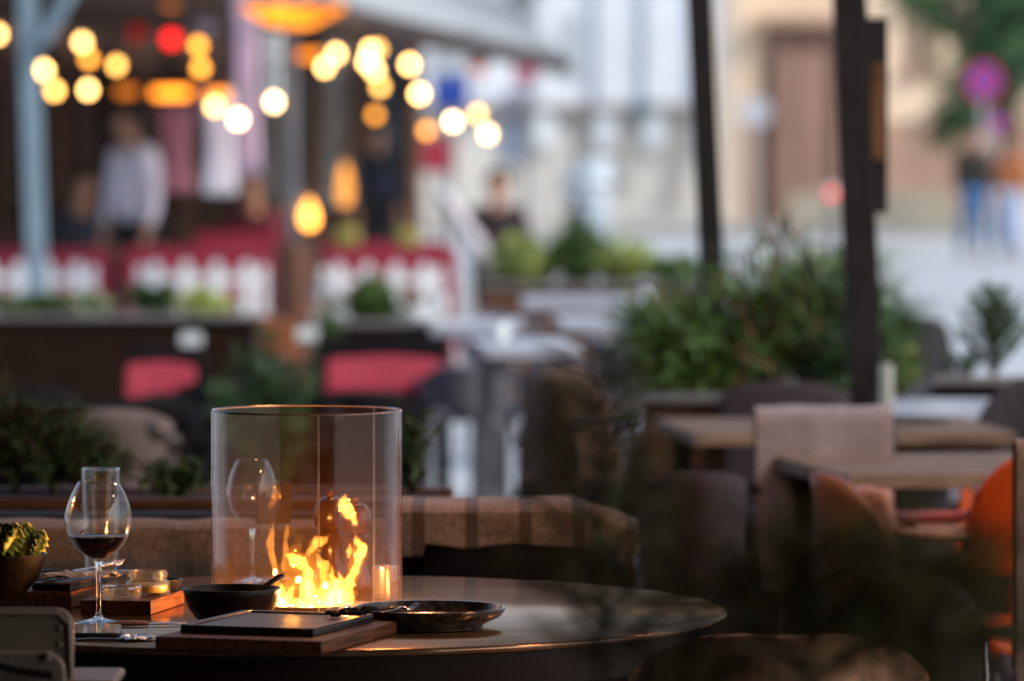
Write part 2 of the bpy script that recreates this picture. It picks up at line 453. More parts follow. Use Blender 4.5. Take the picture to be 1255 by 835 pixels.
T = [
 ([(346, 748, 7), (343, 735, 11), (346, 725, 6), (342, 716, 1)], FM_hot, .01),
 ([(352, 746, 4), (352, 735, 7), (357, 725, 6), (360, 718, 1)], FM_hot, -.01),
 ([(368, 746, 9), (362, 738, 6), (352, 742, 2)], FM_hot, 0),
 ([(384, 746, 11), (384, 730, 10), (379, 714, 8), (375, 700, 8), (366, 688, 10), (356, 682, 6), (351, 680, 1.5)], FM_hot, 0),
 ([(372, 746, 6), (374, 728, 9), (376, 716, 8), (380, 710, 2)], FM_hot, .015),
 ([(400, 742, 9), (398, 724, 10), (396, 706, 7), (393, 692, 9), (389, 682, 3)], FM_mid, .02),
 ([(410, 742, 12), (409, 724, 11), (408, 706, 5), (407, 694, 1)], FM_hot, -.005),
 ([(396, 744, 14), (404, 734, 14), (414, 720, 9), (416, 704, 2)], FM_hot, .0),
 ([(418, 736, 9), (424, 720, 10), (432, 706, 7), (438, 690, 8), (442, 674, 9), (438, 664, 6), (436, 658, 1)], FM_hot, 0),
 ([(440, 684, 5), (445, 678, 5), (450, 671, 1)], FM_hot, .0),
 ([(430, 740, 4), (429, 730, 7), (431, 722, 2)], FM_hot, .01),
 ([(427, 684, 3), (428, 676, 5), (429, 668, 1)], FM_hot, -.01),
 ([(437, 645, 1), (433, 637, 5), (426, 628, 9.5), (422, 620, 9), (423, 611, 4), (424, 607, .8)], FM_hot, 0),
 ([(376, 682, 2), (382, 672, 7), (391, 665, 9), (399, 660, 5), (402, 657, 1)], FM_mid, .03),
 ([(336, 742, 2), (339, 716, 5), (336, 690, 5), (331, 668, 6), (333, 652, 4), (334, 645, 1)], FM_dim, .05),  # thin tongue standing in for an orange reflection of the fire
 ([(348, 700, 4), (349, 672, 5), (352, 650, 4), (352, 644, 1)], FM_dim, .06),
 ([(362, 738, 10), (360, 716, 17), (357, 696, 14), (363, 676, 8), (366, 664, 2)], FM_faint, .05),
 ([(328, 628, 1), (332, 618, 5), (338, 608, 6), (335, 596, 2)], FM_faint, .07),  # extra tongue added in place of the flame's reflection in the glass
 ([(390, 744, 24), (392, 722, 26), (386, 700, 20), (384, 672, 8), (386, 655, 2)], FM_faint, .03),
]
for i, (p, m, dy) in enumerate(T):
    tongue(p, m, dy, .75, i)
    if m is FM_hot: tongue([(a_, b_ - 1.5, c_ * 1.25 + .5) for a_, b_, c_ in p], FM_faint, dy, .9, i + 100)
for i in range(16):
    random.seed(50 + i)
    x0 = random.uniform(340, 428); y0 = 747 - random.uniform(0, 6)
    h = random.uniform(8, 26); dx = random.uniform(-9, 9)
    tongue([(x0, y0, 3), (x0 + dx * .3, y0 - h * .35, random.uniform(3, 5.5)), (x0 + dx * .8, y0 - h * .7, 2.6), (x0 + dx, y0 - h, .5)], FM_mid, random.uniform(-.04, .04), .8, 30 + i)
for px, py, w in ((386, 730, 4.6), (428, 722, 3.4), (352, 738, 1.7)):
    L = bpy.data.lights.new('flame_light', 'POINT'); L.energy = w; L.color = (1, .42, .11); L.shadow_soft_size = .004
    lo = bpy.data.objects.new('flame_light', L); C.objects.link(lo); lo.parent = fl; lo.location = at(px, py, TC.y) - fl.location

# ------------------------------------------------------------------ serving boards and slates
def slab(name, label, cat, fl_, fr_, br_, z0, th, m, bevel=.0015, group=None, inset=None):
    """rectangular slab from its front-left, front-right, back-right bottom corners"""
    fl_, fr_, br_ = Vector(fl_).xy, Vector(fr_).xy, Vector(br_).xy
    side = (br_ - fr_); L_ = side.length; side.normalize()
    fdir = Vector((side.y, -side.x))                # perpendicular, to the right
    w = (fr_ - fl_).length
    c = fr_ - fdir * w / 2 + side * L_ / 2
    rz = math.atan2(fdir.y, fdir.x)
    return c, rz, w, L_
def board(name, label, fl_, fr_, br_, z0, th, m, bevel=.0018):
    c, rz, w, l = slab(name, label, '', fl_, fr_, br_, z0, th, m)
    o = MB().box((0, 0, th / 2), (w, l, th)).build(name, m, None, bevel)
    o.location = (c.x, c.y, z0); o.rotation_euler = (0, 0, rz)
    return o, c, rz, w, l
ZT = .7505
o, cb3, rz3, w3, l3 = board('serving_board', '', on(178, 801, ZT), on(394, 803, ZT), on(487, 777, ZT), ZT, .0175, M_board)
tag(o, 'big brown wooden serving board at the front edge of the round table under a slate', 'serving board', 'wooden serving boards')
o, cb2, rz2, w2, l2 = board('serving_board', '', on(95, 754, ZT), on(185, 754, ZT), on(226, 740, ZT), ZT, .0195, M_board)
tag(o, 'small wooden serving board carrying two little glass jars', 'serving board', 'wooden serving boards')
o, cb1, rz1, w1, l1 = board('serving_board', '', on(-60, 747, ZT), on(87.6, 746, ZT), on(118, 737, ZT), ZT, .0235, M_board)
tag(o, 'wooden serving board at the left under the salad bowl and the slate tray', 'serving board', 'wooden serving boards')
# slate on board 3
def slate(label, fl_, fr_, br_, z0, th):
    c, rz, w, l = slab('', '', '', fl_, fr_, br_, z0, th, None)
    s = thing('slate_tray', label, 'tray', (c.x, c.y, z0), rz, 'slate trays')
    MB().box((0, 0, th / 2), (w, l, th)).build('slate_slab', M_slate, s, .0015)
    b = MB()
    e = .012
    for cx, cy, dx, dy in ((-w / 2 + e / 2, 0, e, l), (w / 2 - e / 2, 0, e, l), (0, l / 2 - e / 2, w - 2 * e - .0006, e), (0, -l / 2 + e / 2, w - 2 * e - .0006, e)):
        b.box((cx, cy, th + .0012), (dx * .98, dy * .98, .0022))
    b.build('raised_edge', M_slate_rim, s, .0006)
    return s, c, rz, w, l
Z3 = ZT + .0178
s3, cs3, rzs3, ws3, ls3 = slate('black slate tray with a worn raised edge in front of the flames', on(211, 779, Z3), on(384, 781, Z3), on(458, 762, Z3), Z3, .0085)
Z1 = ZT + .0238
s1, cs1, rzs1, ws1, ls1 = slate('black slate tray holding cutlery and a crumpled napkin behind the wine glass', on(38, 724, Z1), on(86, 725, Z1), on(158, 709, Z1), Z1, .0085)

# charred herbs on slate 3 back right
random.seed(7)
b = MB()
base = on(436, 757, Z3 + .009)
for i in range(16):
    p0 = base + Vector((random.uniform(-.035, .025), random.uniform(-.012, .012), random.uniform(.002, .009)))
    a = random.uniform(0, PI); l = random.uniform(.012, .035)
    d = Vector((math.cos(a), math.sin(a) * .6, random.uniform(-.05, .3)))
    b.tube([p0, p0 + d * l * .5 + Vector((0, 0, .002)), p0 + d * l], [.0022, .0034, .001], 7)
    if i % 3 == 0: b.ball(p0 + Vector((0, 0, .002)), .0055, (1.3, 1, .7), 10, 6)
o = b.build('charred_herbs', M_char, None)
tag(o, 'little heap of blackened herbs at the back right end of the front slate tray', 'herbs')

# ------------------------------------------------------------------ tableware
def bowl(name, label, c, r, h, rb, m, cat='bowl', th=.004, grp=None):
    o = thing(name, label, cat, c, 0, grp)
    prof = [(0, .001), (rb * .9, .001), (rb, .003), (rb + (r - rb) * .55, h * .38), (rb + (r - rb) * .9, h * .8), (r, h - .001), (r - .001, h), (r - th * .8, h), (r - th, h - .002),
            (rb + (r - rb) * .9 - th, h * .8), (rb + (r - rb) * .55 - th, h * .38 + th * .5), (rb - th, .008), (0, .006)]
    MB().lathe(prof, seg=72).build('body', m, o, angle=60)
    return o
pb = on(282, 761, ZT); pb = Vector((X_(283, 7.02), 7.02, ZT))
bo = bowl('sauce_bowl', 'small dark brown ceramic bowl with a spoon in it, in front of the glass cylinder', pb, .0675, .044, .050, M_ceram, grp='ceramic bowls')
b = MB()
b.tube([at(283, 748, 7.02), at(300, 733, 7.03), at(312, 726.5, 7.035), at(330, 715, 7.04), at(340, 708, 7.045), at(347, 705, 7.05)], [.006, .0028, .0026, .0034, .0046, .003], 12, .5)
b.ball(at(279, 750, 7.02), .012, (1.3, .9, .4), 16, 8)
tag(b.build('spoon', M_darksteel), 'dark spoon leaning on the rim of the small brown bowl', 'spoon')
bs = Vector((X_(-3, 7.17), 7.17, Z1))
bowl('salad_bowl', 'dark brown ceramic bowl filled with green salad at the left edge', bs, .069, .056, .040, M_ceram, grp='ceramic bowls')
# salad
sal = thing('salad', 'yellow green curly lettuce leaves heaped in the bowl at the left edge', 'salad', (bs.x, bs.y, Z1 + .04))
random.seed(11)
for i in range(26):
    r0 = random.uniform(0, .05); a = random.uniform(0, 2 * PI)
    c = Vector((r0 * math.cos(a), r0 * math.sin(a), random.uniform(.004, .014) + .012 * (1 - r0 / .06)))
    yaw = random.uniform(0, 2 * PI); tilt = random.uniform(.2, 1.2); L_ = random.uniform(.03, .046); W_ = random.uniform(.02, .03)
    Mx = Matrix.Translation(c) @ Matrix.Rotation(yaw, 4, 'Z') @ Matrix.Rotation(tilt, 4, 'X')
    def f(u, v, L_=L_, W_=W_, s=i):
        x = (u - .5) * 2
        w = W_ * math.sin(PI * (.12 + .84 * v)) ** .6
        ru = .0055 * math.sin(v * 30 + s) * abs(x) ** 2 + .003 * math.sin(u * 9 + s)
        return Mx @ Vector((x * w * .8, v * L_, ru + .012 * v * v))
    MB().grid(f, 8, 14).build('leaf', M_lettuce if i % 3 else M_dlettuce, sal, solid=.0006, recalc=False)

def plate(name, label, c, r, m):
    o = thing(name, label, 'plate', c)
    prof = [(0, .002), (r * .66, .0), (r * .70, .001), (r * .71, .005), (r * .93, .016), (r * .985, .0235), (r, .027), (r - .001, .0285), (r - .0045, .0282), (r * .93, .021), (r * .90, .0165), (r * .70, .0105), (r * .3, .0085), (0, .0082)]
    MB().lathe(prof, seg=96).build('body', m, o, angle=50)
    return o
pp = Vector((X_(525, 6.9), 6.9, ZT))
plate('dinner_plate', 'dark glazed dinner plate with raised rim right of the serving board', pp, .1045, M_ceram2)

def fork(label, p0, p1, z, tilt=0, m=M_steel, handle=None):
    d = Vector(p1) - Vector(p0); L_ = d.length
    o = thing('fork', label, 'fork', p0)
    o.rotation_mode = 'QUATERNION'; o.rotation_quaternion = d.to_track_quat('X', 'Z')
    MB().tube([(0, 0, 0), (L_ * .25, 0, 0), (L_ * .55, 0, .0005), (L_ * .68, 0, .001), (L_ * .75, 0, .002), (L_ * .79, 0, .001)], [.0055, .0045, .0026, .0030, .010, .0115], 12, .28, Vector((0, 1, 0))).build('handle', handle or m, o)
    for k in (-1.5, -.5, .5, 1.5):
        y = k * .0056
        MB().tube([(L_ * .78, y, .0012), (L_ * .84, y, -.0015), (L_ * .92, y, .0005), (L_, y * .95, .006)], [.0022, .0019, .0016, .0009], 8, .7).build('tine', m, o)
    return o
fork('steel fork lying on the dark plate with its tines up', at(428, 757, 6.86), at(513, 744, 6.90), 0)
zs = Z1 + .0125
f0 = on(96, 701, zs + .012)
fork('steel fork with raised tines resting on the slate tray behind the wine glass', on(88, 700, zs + .004), at(146, 691, on(88, 700, zs).y + .06), 0)
k = thing('table_knife', 'table knife with black handle and shiny blade on the slate tray', 'knife', on(50, 703, zs + .003))
d = on(170, 700, zs + .006) - k.location
k.rotation_mode = 'QUATERNION'; k.rotation_quaternion = d.to_track_quat('X', 'Z')
MB().tube([(0, 0, 0), (.01, 0, .0), (.03, 0, .001)], [.006, .0085, .006], 12, .7).build('handle', M_black, k)
MB().tube([(.03, 0, 0.001), (.04, 0, .001), (.12, 0, .001), (.14, 0, .001)], [.004, .0075, .007, .001], 12, .16, Vector((0, 1, 0))).build('blade', M_steel, k)
# napkin
npos = on(85, 712, zs)
def f(u, v):
    x = (u - .5) * .105; y = (v - .5) * .07
    z = .010 + .007 * noise.noise(Vector((u * 4, v * 4, 3))) + .004 * noise.noise(Vector((u * 11, v * 9, 7)))
    return Vector((x + .008 * noise.noise(Vector((v * 6, 1, 1))), y, z))
o = MB().grid(f, 30, 24).build('napkin', M_paper, solid=.0008); o.location = (npos.x + .012, npos.y + .03, Z1 + .0095); o.rotation_euler = (0, 0, .3)
tag(o, 'crumpled paper napkin under the cutlery on the left slate tray', 'napkin')

# wine glasses
def wine_glass(label, c, s, wine=None, grp='stemmed wine glasses'):
    o = thing('wine_glass', label, 'wine glass', c, 0, grp); o.scale = (s, s, s)
    outer = [(.0055, .088), (.012, .0905), (.026, .100), (.038, .114), (.0455, .130), (.0475, .145), (.0455, .160), (.040, .176), (.034, .188), (.0288, .197)]
    inner = [(r - .0011, z + .0004) for r, z in outer[1:]]
    def res(pr, n=5):
        out = []
        for i in range(len(pr) - 1):
            p0, p1, p2, p3 = [Vector(pr[max(0, min(len(pr) - 1, j))]) for j in (i - 1, i, i + 1, i + 2)]
            for k_ in range(n):
                u = k_ / n
                q = .5 * ((2 * p1) + (p2 - p0) * u + (2 * p0 - 5 * p1 + 4 * p2 - p3) * u * u + (3 * p1 - p0 - 3 * p2 + p3) * u ** 3)
                out.append((max(0, q.x), q.y))
        out.append(pr[-1]); return out
    ro = res(outer); ri = res(inner)
    MB().lathe([(0, .0875)] + ro, seg=72).build('bowl', M_glass, o, angle=180)
    MB().lathe([(0, .0920)] + ri, seg=72).build('inner_wall', M_glass, o, angle=180)
    MB().lathe([(.0288, .197), (.0284, .1976), (.0278, .197)], seg=72, closed=False).build('rim', M_sglass, o, angle=180)
    MB().lathe(res([(0, .0874), (.0062, .0872), (.0052, .082), (.0036, .070), (.0030, .050), (.0032, .025), (.0048, .012), (.011, .0065), (.024, .0042), (.034, .0022), (.0355, .0012), (.034, .0003), (0, .0003)], 4), seg=56).build('stem', M_sglass, o, angle=180)
    if wine:
        prof = [(0, .0925)] + [(r - .0005, z) for r, z in ri if z < wine] 
        rr = [r for r, z in ri if z < wine][-1]
        prof += [(rr, wine), (rr - .001, wine - .0006), (0, wine - .0006)]
        MB().lathe(prof, seg=72).build('red_wine', M_wine, o, angle=40)
    return o
gw = on(121, 764, ZT)
wg = wine_glass('big stemmed glass half full of red wine in front of the serving boards', gw, 176 / .197 * gw.y / F, .1215)
wg.scale = (.92, .92, .965); wg.scale = tuple(x * (174 * gw.y / F / .197) / .965 * .965 for x in (.99, .99, 1.0))
ge = on(309, 714, ZT)
wg2 = wine_glass('empty stemmed wine glass seen through the left side of the glass cylinder', ge, .153 * 0 + 151 * ge.y / F / .197)
wg2.scale = tuple(x * (151 * ge.y / F / .197) for x in (.86, .86, 1.0))

def tumbler(name, label, c, r0, r1, h, grp=None, m=None, cat='glass'):
    o = thing(name, label, cat, c, 0, grp)
    MB().lathe([(0, 0), (r0, 0), (r1, h)], seg=56).build('outer_wall', m or M_glass2, o, angle=60)
    MB().lathe([(0, .006), (r0 - .002, .007), (r1 - .0018, h)], seg=56).build('inner_wall', m or M_glass2, o, angle=60)
    MB().lathe([(r1, h), (r1 - .0009, h + .0008), (r1 - .0018, h), (r1 - .0009, h - .002)], seg=56, closed=True).build('rim', M_sglass, o, angle=180)
    return o
gt = on(124, 717, ZT)
tumbler('tall_glass', 'tall straight clear tumbler standing behind the red wine glass', gt, .024, .0285, 143 * gt.y / F, m=M_glass)
gv = Vector((X_(472, 7.36), 7.36, ZT))
ob = tumbler('candle_glass', 'short frosted tea light glass seen through the right side of the cylinder', gv, .0175, .0195, .046, m=thin_glass('frosted_glass', (.9, .88, .86), 1.5, .06, .2, (.75, .7, .68)))
# jar and ramekin on board 2
ZB2 = ZT + .0198
jc = on(181, 729, ZB2)
j = thing('glass_jar', 'small lipped clear glass jar with yellow butter on the small board', 'jar', jc)
MB().lathe([(0, 0), (.029, .0), (.0315, .003), (.0315, .017), (.029, .020), (.0265, .0215), (.0265, .025), (.0285, .026), (.0285, .030), (.0265, .0312), (.0268, .034), (.0255, .0345)], seg=56).build('outer_wall', M_glass2, j, angle=50)
MB().lathe([(0, .004), (.027, .004), (.0285, .006), (.0285, .016), (.0245, .021), (.0245, .0345)], seg=56).build('inner_wall', M_glass2, j, angle=50)
MB().lathe([(0, .0045), (.0265, .0045), (.028, .007), (.028, .0145), (.020, .0165), (0, .0155)], seg=48).build('butter', M_butter, j)
rc = on(149, 735, ZB2)
j = thing('glass_dish', 'low clear glass dish beside the jar on the small board', 'dish', rc)
MB().lathe([(0, 0), (.024, .0), (.0275, .004), (.0285, .016), (.0275, .0185)], seg=56).build('outer_wall', M_glass2, j, angle=50)
MB().lathe([(0, .003), (.022, .003), (.025, .006), (.0265, .0183)], seg=56).build('inner_wall', M_glass2, j, angle=50)
MB().lathe([(.0275, .0185), (.027, .0195), (.0263, .0185), (.027, .0175)], seg=56, closed=True).build('rim', M_sglass, j, angle=180)
bc = on(201, 724.5, ZB2); bc.y += .02
bowl('condiment_dish', 'small shallow black dish behind the butter jar', (bc.x, bc.y, ZB2), .026, .0155, .018, M_black, cat='dish')

# salt and pepper mills behind the cylinder
def mill(label, c):
    o = thing('pepper_mill', label, 'mill', c, 0, 'pair of table mills')
    MB().lathe([(0, 0), (.024, 0), (.0255, .003), (.0255, .012), (.021, .022), (.0165, .040), (.0145, .055), (.0165, .068), (.021, .076), (.0225, .080), (.019, .0835), (0, .0835)], seg=40).build('body', M_mill, o)
    MB().lathe([(0, .084), (.0175, .0842), (.0225, .092), (.0250, .105), (.0235, .118), (.017, .128), (.006, .1325), (0, .1325)], seg=40).build('head', M_mill, o, angle=60)
    MB().ball((0, 0, .137), .0062, seg=20, rings=12).build('knob', M_copper, o)
    return o
M_mill = mat('dark_mill_wood', (.035, .013, .006), .25, 0, .3, 10, (6, 6, 1), coat=.4)
m1 = mill('dark turned wooden mill nearer the flame seen through the glass', (X_(404, 7.55), 7.55, ZT))
m2 = mill('dark turned wooden mill with a round copper knob, the right one of the pair', (X_(435, 7.50), 7.50, ZT))
m1.scale = (1.0, 1.0, 1.01); m2.scale = (.98, .98, .97)
mm = thing('block_stand', 'dark brown upright block on a stem seen through the glass cylinder behind the flames', 'menu stand', (X_(334, 7.66), 7.66, ZT), .2)
MB().box((0, 0, .118), (.052, .030, .062)).build('box', M_plum, mm, .003)  # plain dark block held on a thin stem
MB().tube([(0, 0, .004), (0, 0, .088)], .004, 12).build('stem', M_darksteel, mm)
MB().lathe([(0, 0), (.028, 0), (.028, .004), (0, .005)], seg=32).build('foot', M_darksteel, mm)

# phone, knife, sachet near the front-left rim
ph = thing('mobile_phone', 'dark mobile phone lying near the front edge, its glass reflecting pale blue', 'phone', (X_(117, 6.79), 6.79, ZT), R(4))
MB().box((0, 0, .0045), (.066, .135, .008)).build('case', M_black, ph, .003)
MB().box((0, 0, .0089), (.060, .128, .0008)).build('screen', M_bluephone, ph, .0003)
wn = thing('wooden_knife', 'thin brown wooden handled knife lying between phone and front board', 'knife', (X_(172, 6.92), 6.92, ZT + .003), R(12))
MB().tube([(-.045, 0, 0), (-.03, 0, .001), (0, 0, .001), (.01, 0, 0)], [.004, .007, .006, .004], 10, .6, Vector((0, 1, 0))).build('handle', M_browncush, wn)
MB().tube([(.01, 0, 0), (.02, 0, 0), (.07, 0, 0), (.085, .002, 0)], [.004, .007, .006, .001], 10, .2, Vector((0, 1, 0))).build('blade', M_steel, wn)
kk = thing('butter_knife', 'steel butter knife at the very edge of the table in front of the phone', 'knife', (X_(130, 6.705), 6.705, ZT + .002), R(-3))
MB().tube([(-.05, 0, 0), (-.02, 0, .001), (.02, 0, .001), (.03, 0, 0), (.055, .001, 0)], [.003, .005, .003, .006, .002], 10, .35, Vector((0, 1, 0))).build('blade', M_steel, kk)
sw = on(165, 786, ZT)
def f(u, v):
    return Vector(((u - .5) * .05, (v - .5) * .055, .003 + .003 * noise.noise(Vector((u * 5, v * 6, 2))) + .002 * noise.noise(Vector((u * 14, v * 12, 5)))))
o = MB().grid(f, 20, 20).build('foil_wrapper', M_steel, solid=.0004); o.location = (sw.x, sw.y + .02, ZT + .001); o.rotation_euler = (0, 0, .5)
tag(o, 'crinkled silver foil wrapper beside the front serving board', 'wrapper')

# ------------------------------------------------------------------ generic chair
def shell_fn(w, z0, z1, yb, curve, lean, rnd=.22, p=4, tw=0):
    def f(u, v):
        x = (u - .5) * 2
        z = z0 + (z1 - z0) * v * (1 - rnd * abs(x) ** p * v)
        return Vector((x * w / 2 * (1 - tw * v), yb - lean * v + curve * x * x, z))
    return f
def make_chair(label, cat, loc, rz, mb_, ms=None, ml=None, w=.5, h=.8, arms=True, armm=None, cushion=None, z0=.47, rnd=.22, curve=.10, name='chair', group=None, lean=.05, armz=.66):
    o = thing(name, label, cat, loc, rz, group)
    ms = ms or mb_; ml = ml or M_darksteel
    MB().grid(shell_fn(w, z0, h, -.21, curve, lean, rnd), 20, 12).build('backrest', mb_, o, solid=.022)
    def s(u, v):
        x = (u - .5) * 2; y = -.21 + .45 * v
        return Vector((x * w * .48 * (1 - .08 * v), y, .455 + .02 * x * x - .012 * math.sin(v * PI)))
    MB().grid(s, 12, 12).build('seat', ms, o, solid=.03)
    for sx in (-1, 1):
        for sy in (-.18, .2):
            MB().tube([(sx * w * .40, sy, .43), (sx * w * .46, sy * 1.15, 0.006)], [.013, .010], 10).build('leg', ml, o)
    if arms:
        for sx in (-1, 1):
            MB().tube([(sx * w * .48, -.14, armz + .02), (sx * w * .54, .0, armz + .01), (sx * w * .54, .14, armz), (sx * w * .50, .2, armz - .03), (sx * w * .45, .2, .45)], [.013, .016, .016, .013, .010], 10, .8).build('armrest', armm or mb_, o)
    if cushion:
        def c(u, v):
            x = (u - .5) * 2
            return Vector((x * w * .40, -.17 + curve * x * x * .6 - lean * v * .6, .5 + (h - .53) * v))
        MB().grid(c, 10, 10).build('cushion', cushion, o, solid=.06, bevel=.01)
    return o

# the children's chair at the lower left
hc = thing('high_chair', 'beige plastic chair with rounded back at the lower left corner', 'chair', (X_(10, 6.1), 6.1, 0))
def pan(xr, zt, zb, y, m, nm, r=.03, th=.012, xl=-.30):
    # rounded plate: right edge xr, top zt
    pts = [(xl, zb), (xr, zb), (xr, zt - r)] + [(xr - r + r * math.cos(a), zt - r + r * math.sin(a)) for a in [PI / 2 * k / 8 for k in range(1, 8)]] + [(xr - r, zt), (xl, zt)]
    b = MB().prism(pts, -th / 2, th / 2)
    b.xform(Matrix.Translation((0, y, 0)) @ Matrix.Rotation(R(90), 4, 'X'))
    return b.build(nm, m, hc, .004)
def hx(px, Y): return X_(px, Y) - hc.location.x
bk = pan(hx(89, 6.16), Z_(745, 6.16), Z_(860, 6.16), .06, M_cream, 'backrest', .022)
MB().tube([(-.30, .052, Z_(751, 6.16)), (hx(70, 6.16), .052, Z_(751, 6.16)), (hx(84, 6.16), .052, Z_(764, 6.16)), (hx(86, 6.16), .052, Z_(830, 6.16))], .0028, 8).build('back_piping', M_cream2, bk)
for py in (772, 791):
    MB().ball((hx(71, 6.14), .052, Z_(py, 6.14)), .0035, (1, .6, 1), 12, 8).build('rivet', M_cream2, bk)
bk2 = pan(hx(79, 6.04), Z_(799, 6.04), Z_(860, 6.04), -.06, M_cream, 'lower_panel', .025)
MB().box((hx(57, 6.03), -.069, Z_(805, 6.03)), (.006, .008, .011)).build('clip', M_cream2, bk2, .001)
sd = MB().box((hx(40, 6.2), .1, Z_(832, 6.2)), (.21, .16, .012)); sd.build('tray', M_cream, hc, .005)
MB().tube([(-.22, -.085, Z_(830, 5.98)), (hx(-10, 5.98), -.085, Z_(818, 5.98)), (hx(18, 5.98), -.085, Z_(826, 5.98)), (hx(60, 5.98), -.085, Z_(832, 5.98))], .005, 10).build('strap', M_black, hc)
MB().box((-.09, .06, .45), (.34, .32, .03)).build('seat', M_cream, hc, .008)
for sx in (-.24, .055):
    MB().box((sx, .078, .63), (.026, .018, .36)).build('back_support', M_cream, hc, .004)
    MB().box((sx, .0, Z_(830, 6.1) - .03), (.03, .20, .03)).build('side_rail', M_cream, hc, .004)
for sx in (-.24, .06):
    for sy in (-.07, .2):
        MB().tube([(sx, sy, .44), (sx * 1.05, sy * 1.1, .006)], [.016, .013], 12).build('leg', M_cream, hc)

# velvet chair bottom right
Yv = 6.3
vc = make_chair('brown velvet tub chair in front of the round table, warm light on its rim', 'chair', (X_(960, Yv), Yv + .21, 0), R(0), M_velvet, w=.36, h=Z_(776, Yv), arms=False, rnd=.18, curve=.14, group='chairs around the fire table', ml=M_darksteel)
vc2 = make_chair('dark olive leather chair standing right of the brown velvet chair', 'chair', (X_(1140, 7.6), 7.6 + .2, 0), R(-8), M_darkleather, w=.225, h=Z_(703, 7.6), arms=False, rnd=.28, curve=.06, group='chairs around the fire table')
MB().tube([(.108, -.23, .50), (.114, -.245, .62), (.112, -.25, .672)], [.005, .005, .004], 10).build('chrome_edge', M_steel, vc2)

# black rounded chair tucked at the far side of the table
bcz = Z_(667, 8.0)
make_chair('black round backed chair tucked in behind the round table', 'chair', (X_(640, 8.05), 8.05, 0), R(180), M_bench, w=.37, h=bcz, arms=False, rnd=.34, curve=-.02, group='chairs around the fire table')

# bench with blankets behind the table
Yb = 8.42
bn = thing('bench', 'long dark upholstered bench behind the round table under brown blankets', 'bench', (X_(330, Yb), Yb, 0))
bx0, bx1 = X_(-60, Yb) - bn.location.x, X_(735, Yb) - bn.location.x
MB().box(((bx0 + bx1) / 2, 0, .60), (bx1 - bx0, .16, .40)).build('backrest', M_bench, bn, .03)
MB().box(((bx0 + bx1) / 2, .28, .42), (bx1 - bx0, .46, .10)).build('seat', M_bench, bn, .02)
for x in (bx0 + .05, (bx0 + bx1) / 2, bx1 - .05):
    for y in (0, .45):
        MB().box((x, y, .19), (.05, .05, .37)).build('leg', M_bench, bn, .004)
def blanket(label, x0, x1, Yc, ztop, zfront, zback, m, dep=.10, th=.008, fold=.010, seed=0, endtaper=0, cat='blanket', freq=22, front_fn=None):
    """cloth over a horizontal bar running along X"""
    o_len = x1 - x0
    def f(u, v):
        x = x0 + o_len * u
        zf = zfront + .012 * noise.noise(Vector((u * 5 + seed, 0, 0)))
        if front_fn: zf = front_fn(u, zf)
        if v < .4:
            t_ = v / .4; y = -dep; z = zf + (ztop - .02 - zf) * t_
        elif v < .6:
            t_ = (v - .4) / .2; y = -dep * math.cos(t_ * PI); z = ztop - .02 + .02 * math.sin(t_ * PI) ** .5
        else:
            t_ = (v - .6) / .4; y = dep; z = ztop - .02 - (ztop - .02 - zback) * t_
        k_ = max(0, (.4 - v) / .4)
        y += fold * (.25 + k_) * math.sin(x * freq * 2 * PI / 4 + seed + 2.5 * noise.noise(Vector((x * 9, seed, 0)))) * .6
        z += .003 * noise.noise(Vector((x * 16, v * 5, seed)))
        if endtaper: z -= endtaper * max(0, (u - .72) / .28) ** 1.3 * (1 if v > .3 else .4)
        return Vector((x, y, z))
    o = MB().grid(f, 90, 44).build('blanket', m, solid=th)
    o.location = (0, Yc, 0)
    tag(o, label, cat, 'blankets over seats')
    return o
zt = Z_(617, 8.45)
blanket('striped brown wool blanket draped over the bench right of the cylinder', X_(483, Yb), X_(780, Yb), Yb, zt + .006, Z_(668, 8.3), .6, M_blank, .125, seed=3, endtaper=.035, fold=.006,
        front_fn=lambda u, z: z - (.022 if u < .13 else 0) )
blanket('taupe wool blanket draped over the left half of the bench', X_(-70, Yb), X_(475, Yb), Yb, Z_(632, 8.45), Z_(710, 8.3), .6, M_blank2, .118, seed=8, fold=.008)

# planter with conifers behind the bench
Yp = 9.6
pl = thing('planter_box', 'long low wooden planter box with a warm lit rail behind the bench', 'planter', (0, Yp, 0), 0, 'wooden planter boxes')
pxa, pxb = X_(-60, Yp), X_(548, Yp)
zpr = Z_(606, Yp)
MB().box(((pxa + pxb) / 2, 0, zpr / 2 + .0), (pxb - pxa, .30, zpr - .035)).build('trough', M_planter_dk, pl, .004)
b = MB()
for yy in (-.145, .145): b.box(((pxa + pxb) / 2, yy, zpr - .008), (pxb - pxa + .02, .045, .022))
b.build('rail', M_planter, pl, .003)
MB().box(((pxa + pxb) / 2, 0, zpr - .012), (pxb - pxa - .03, .23, .012)).build('soil', mat('soil', (.02, .013, .009), .9, 0, .4, 60, bump=.5), pl)

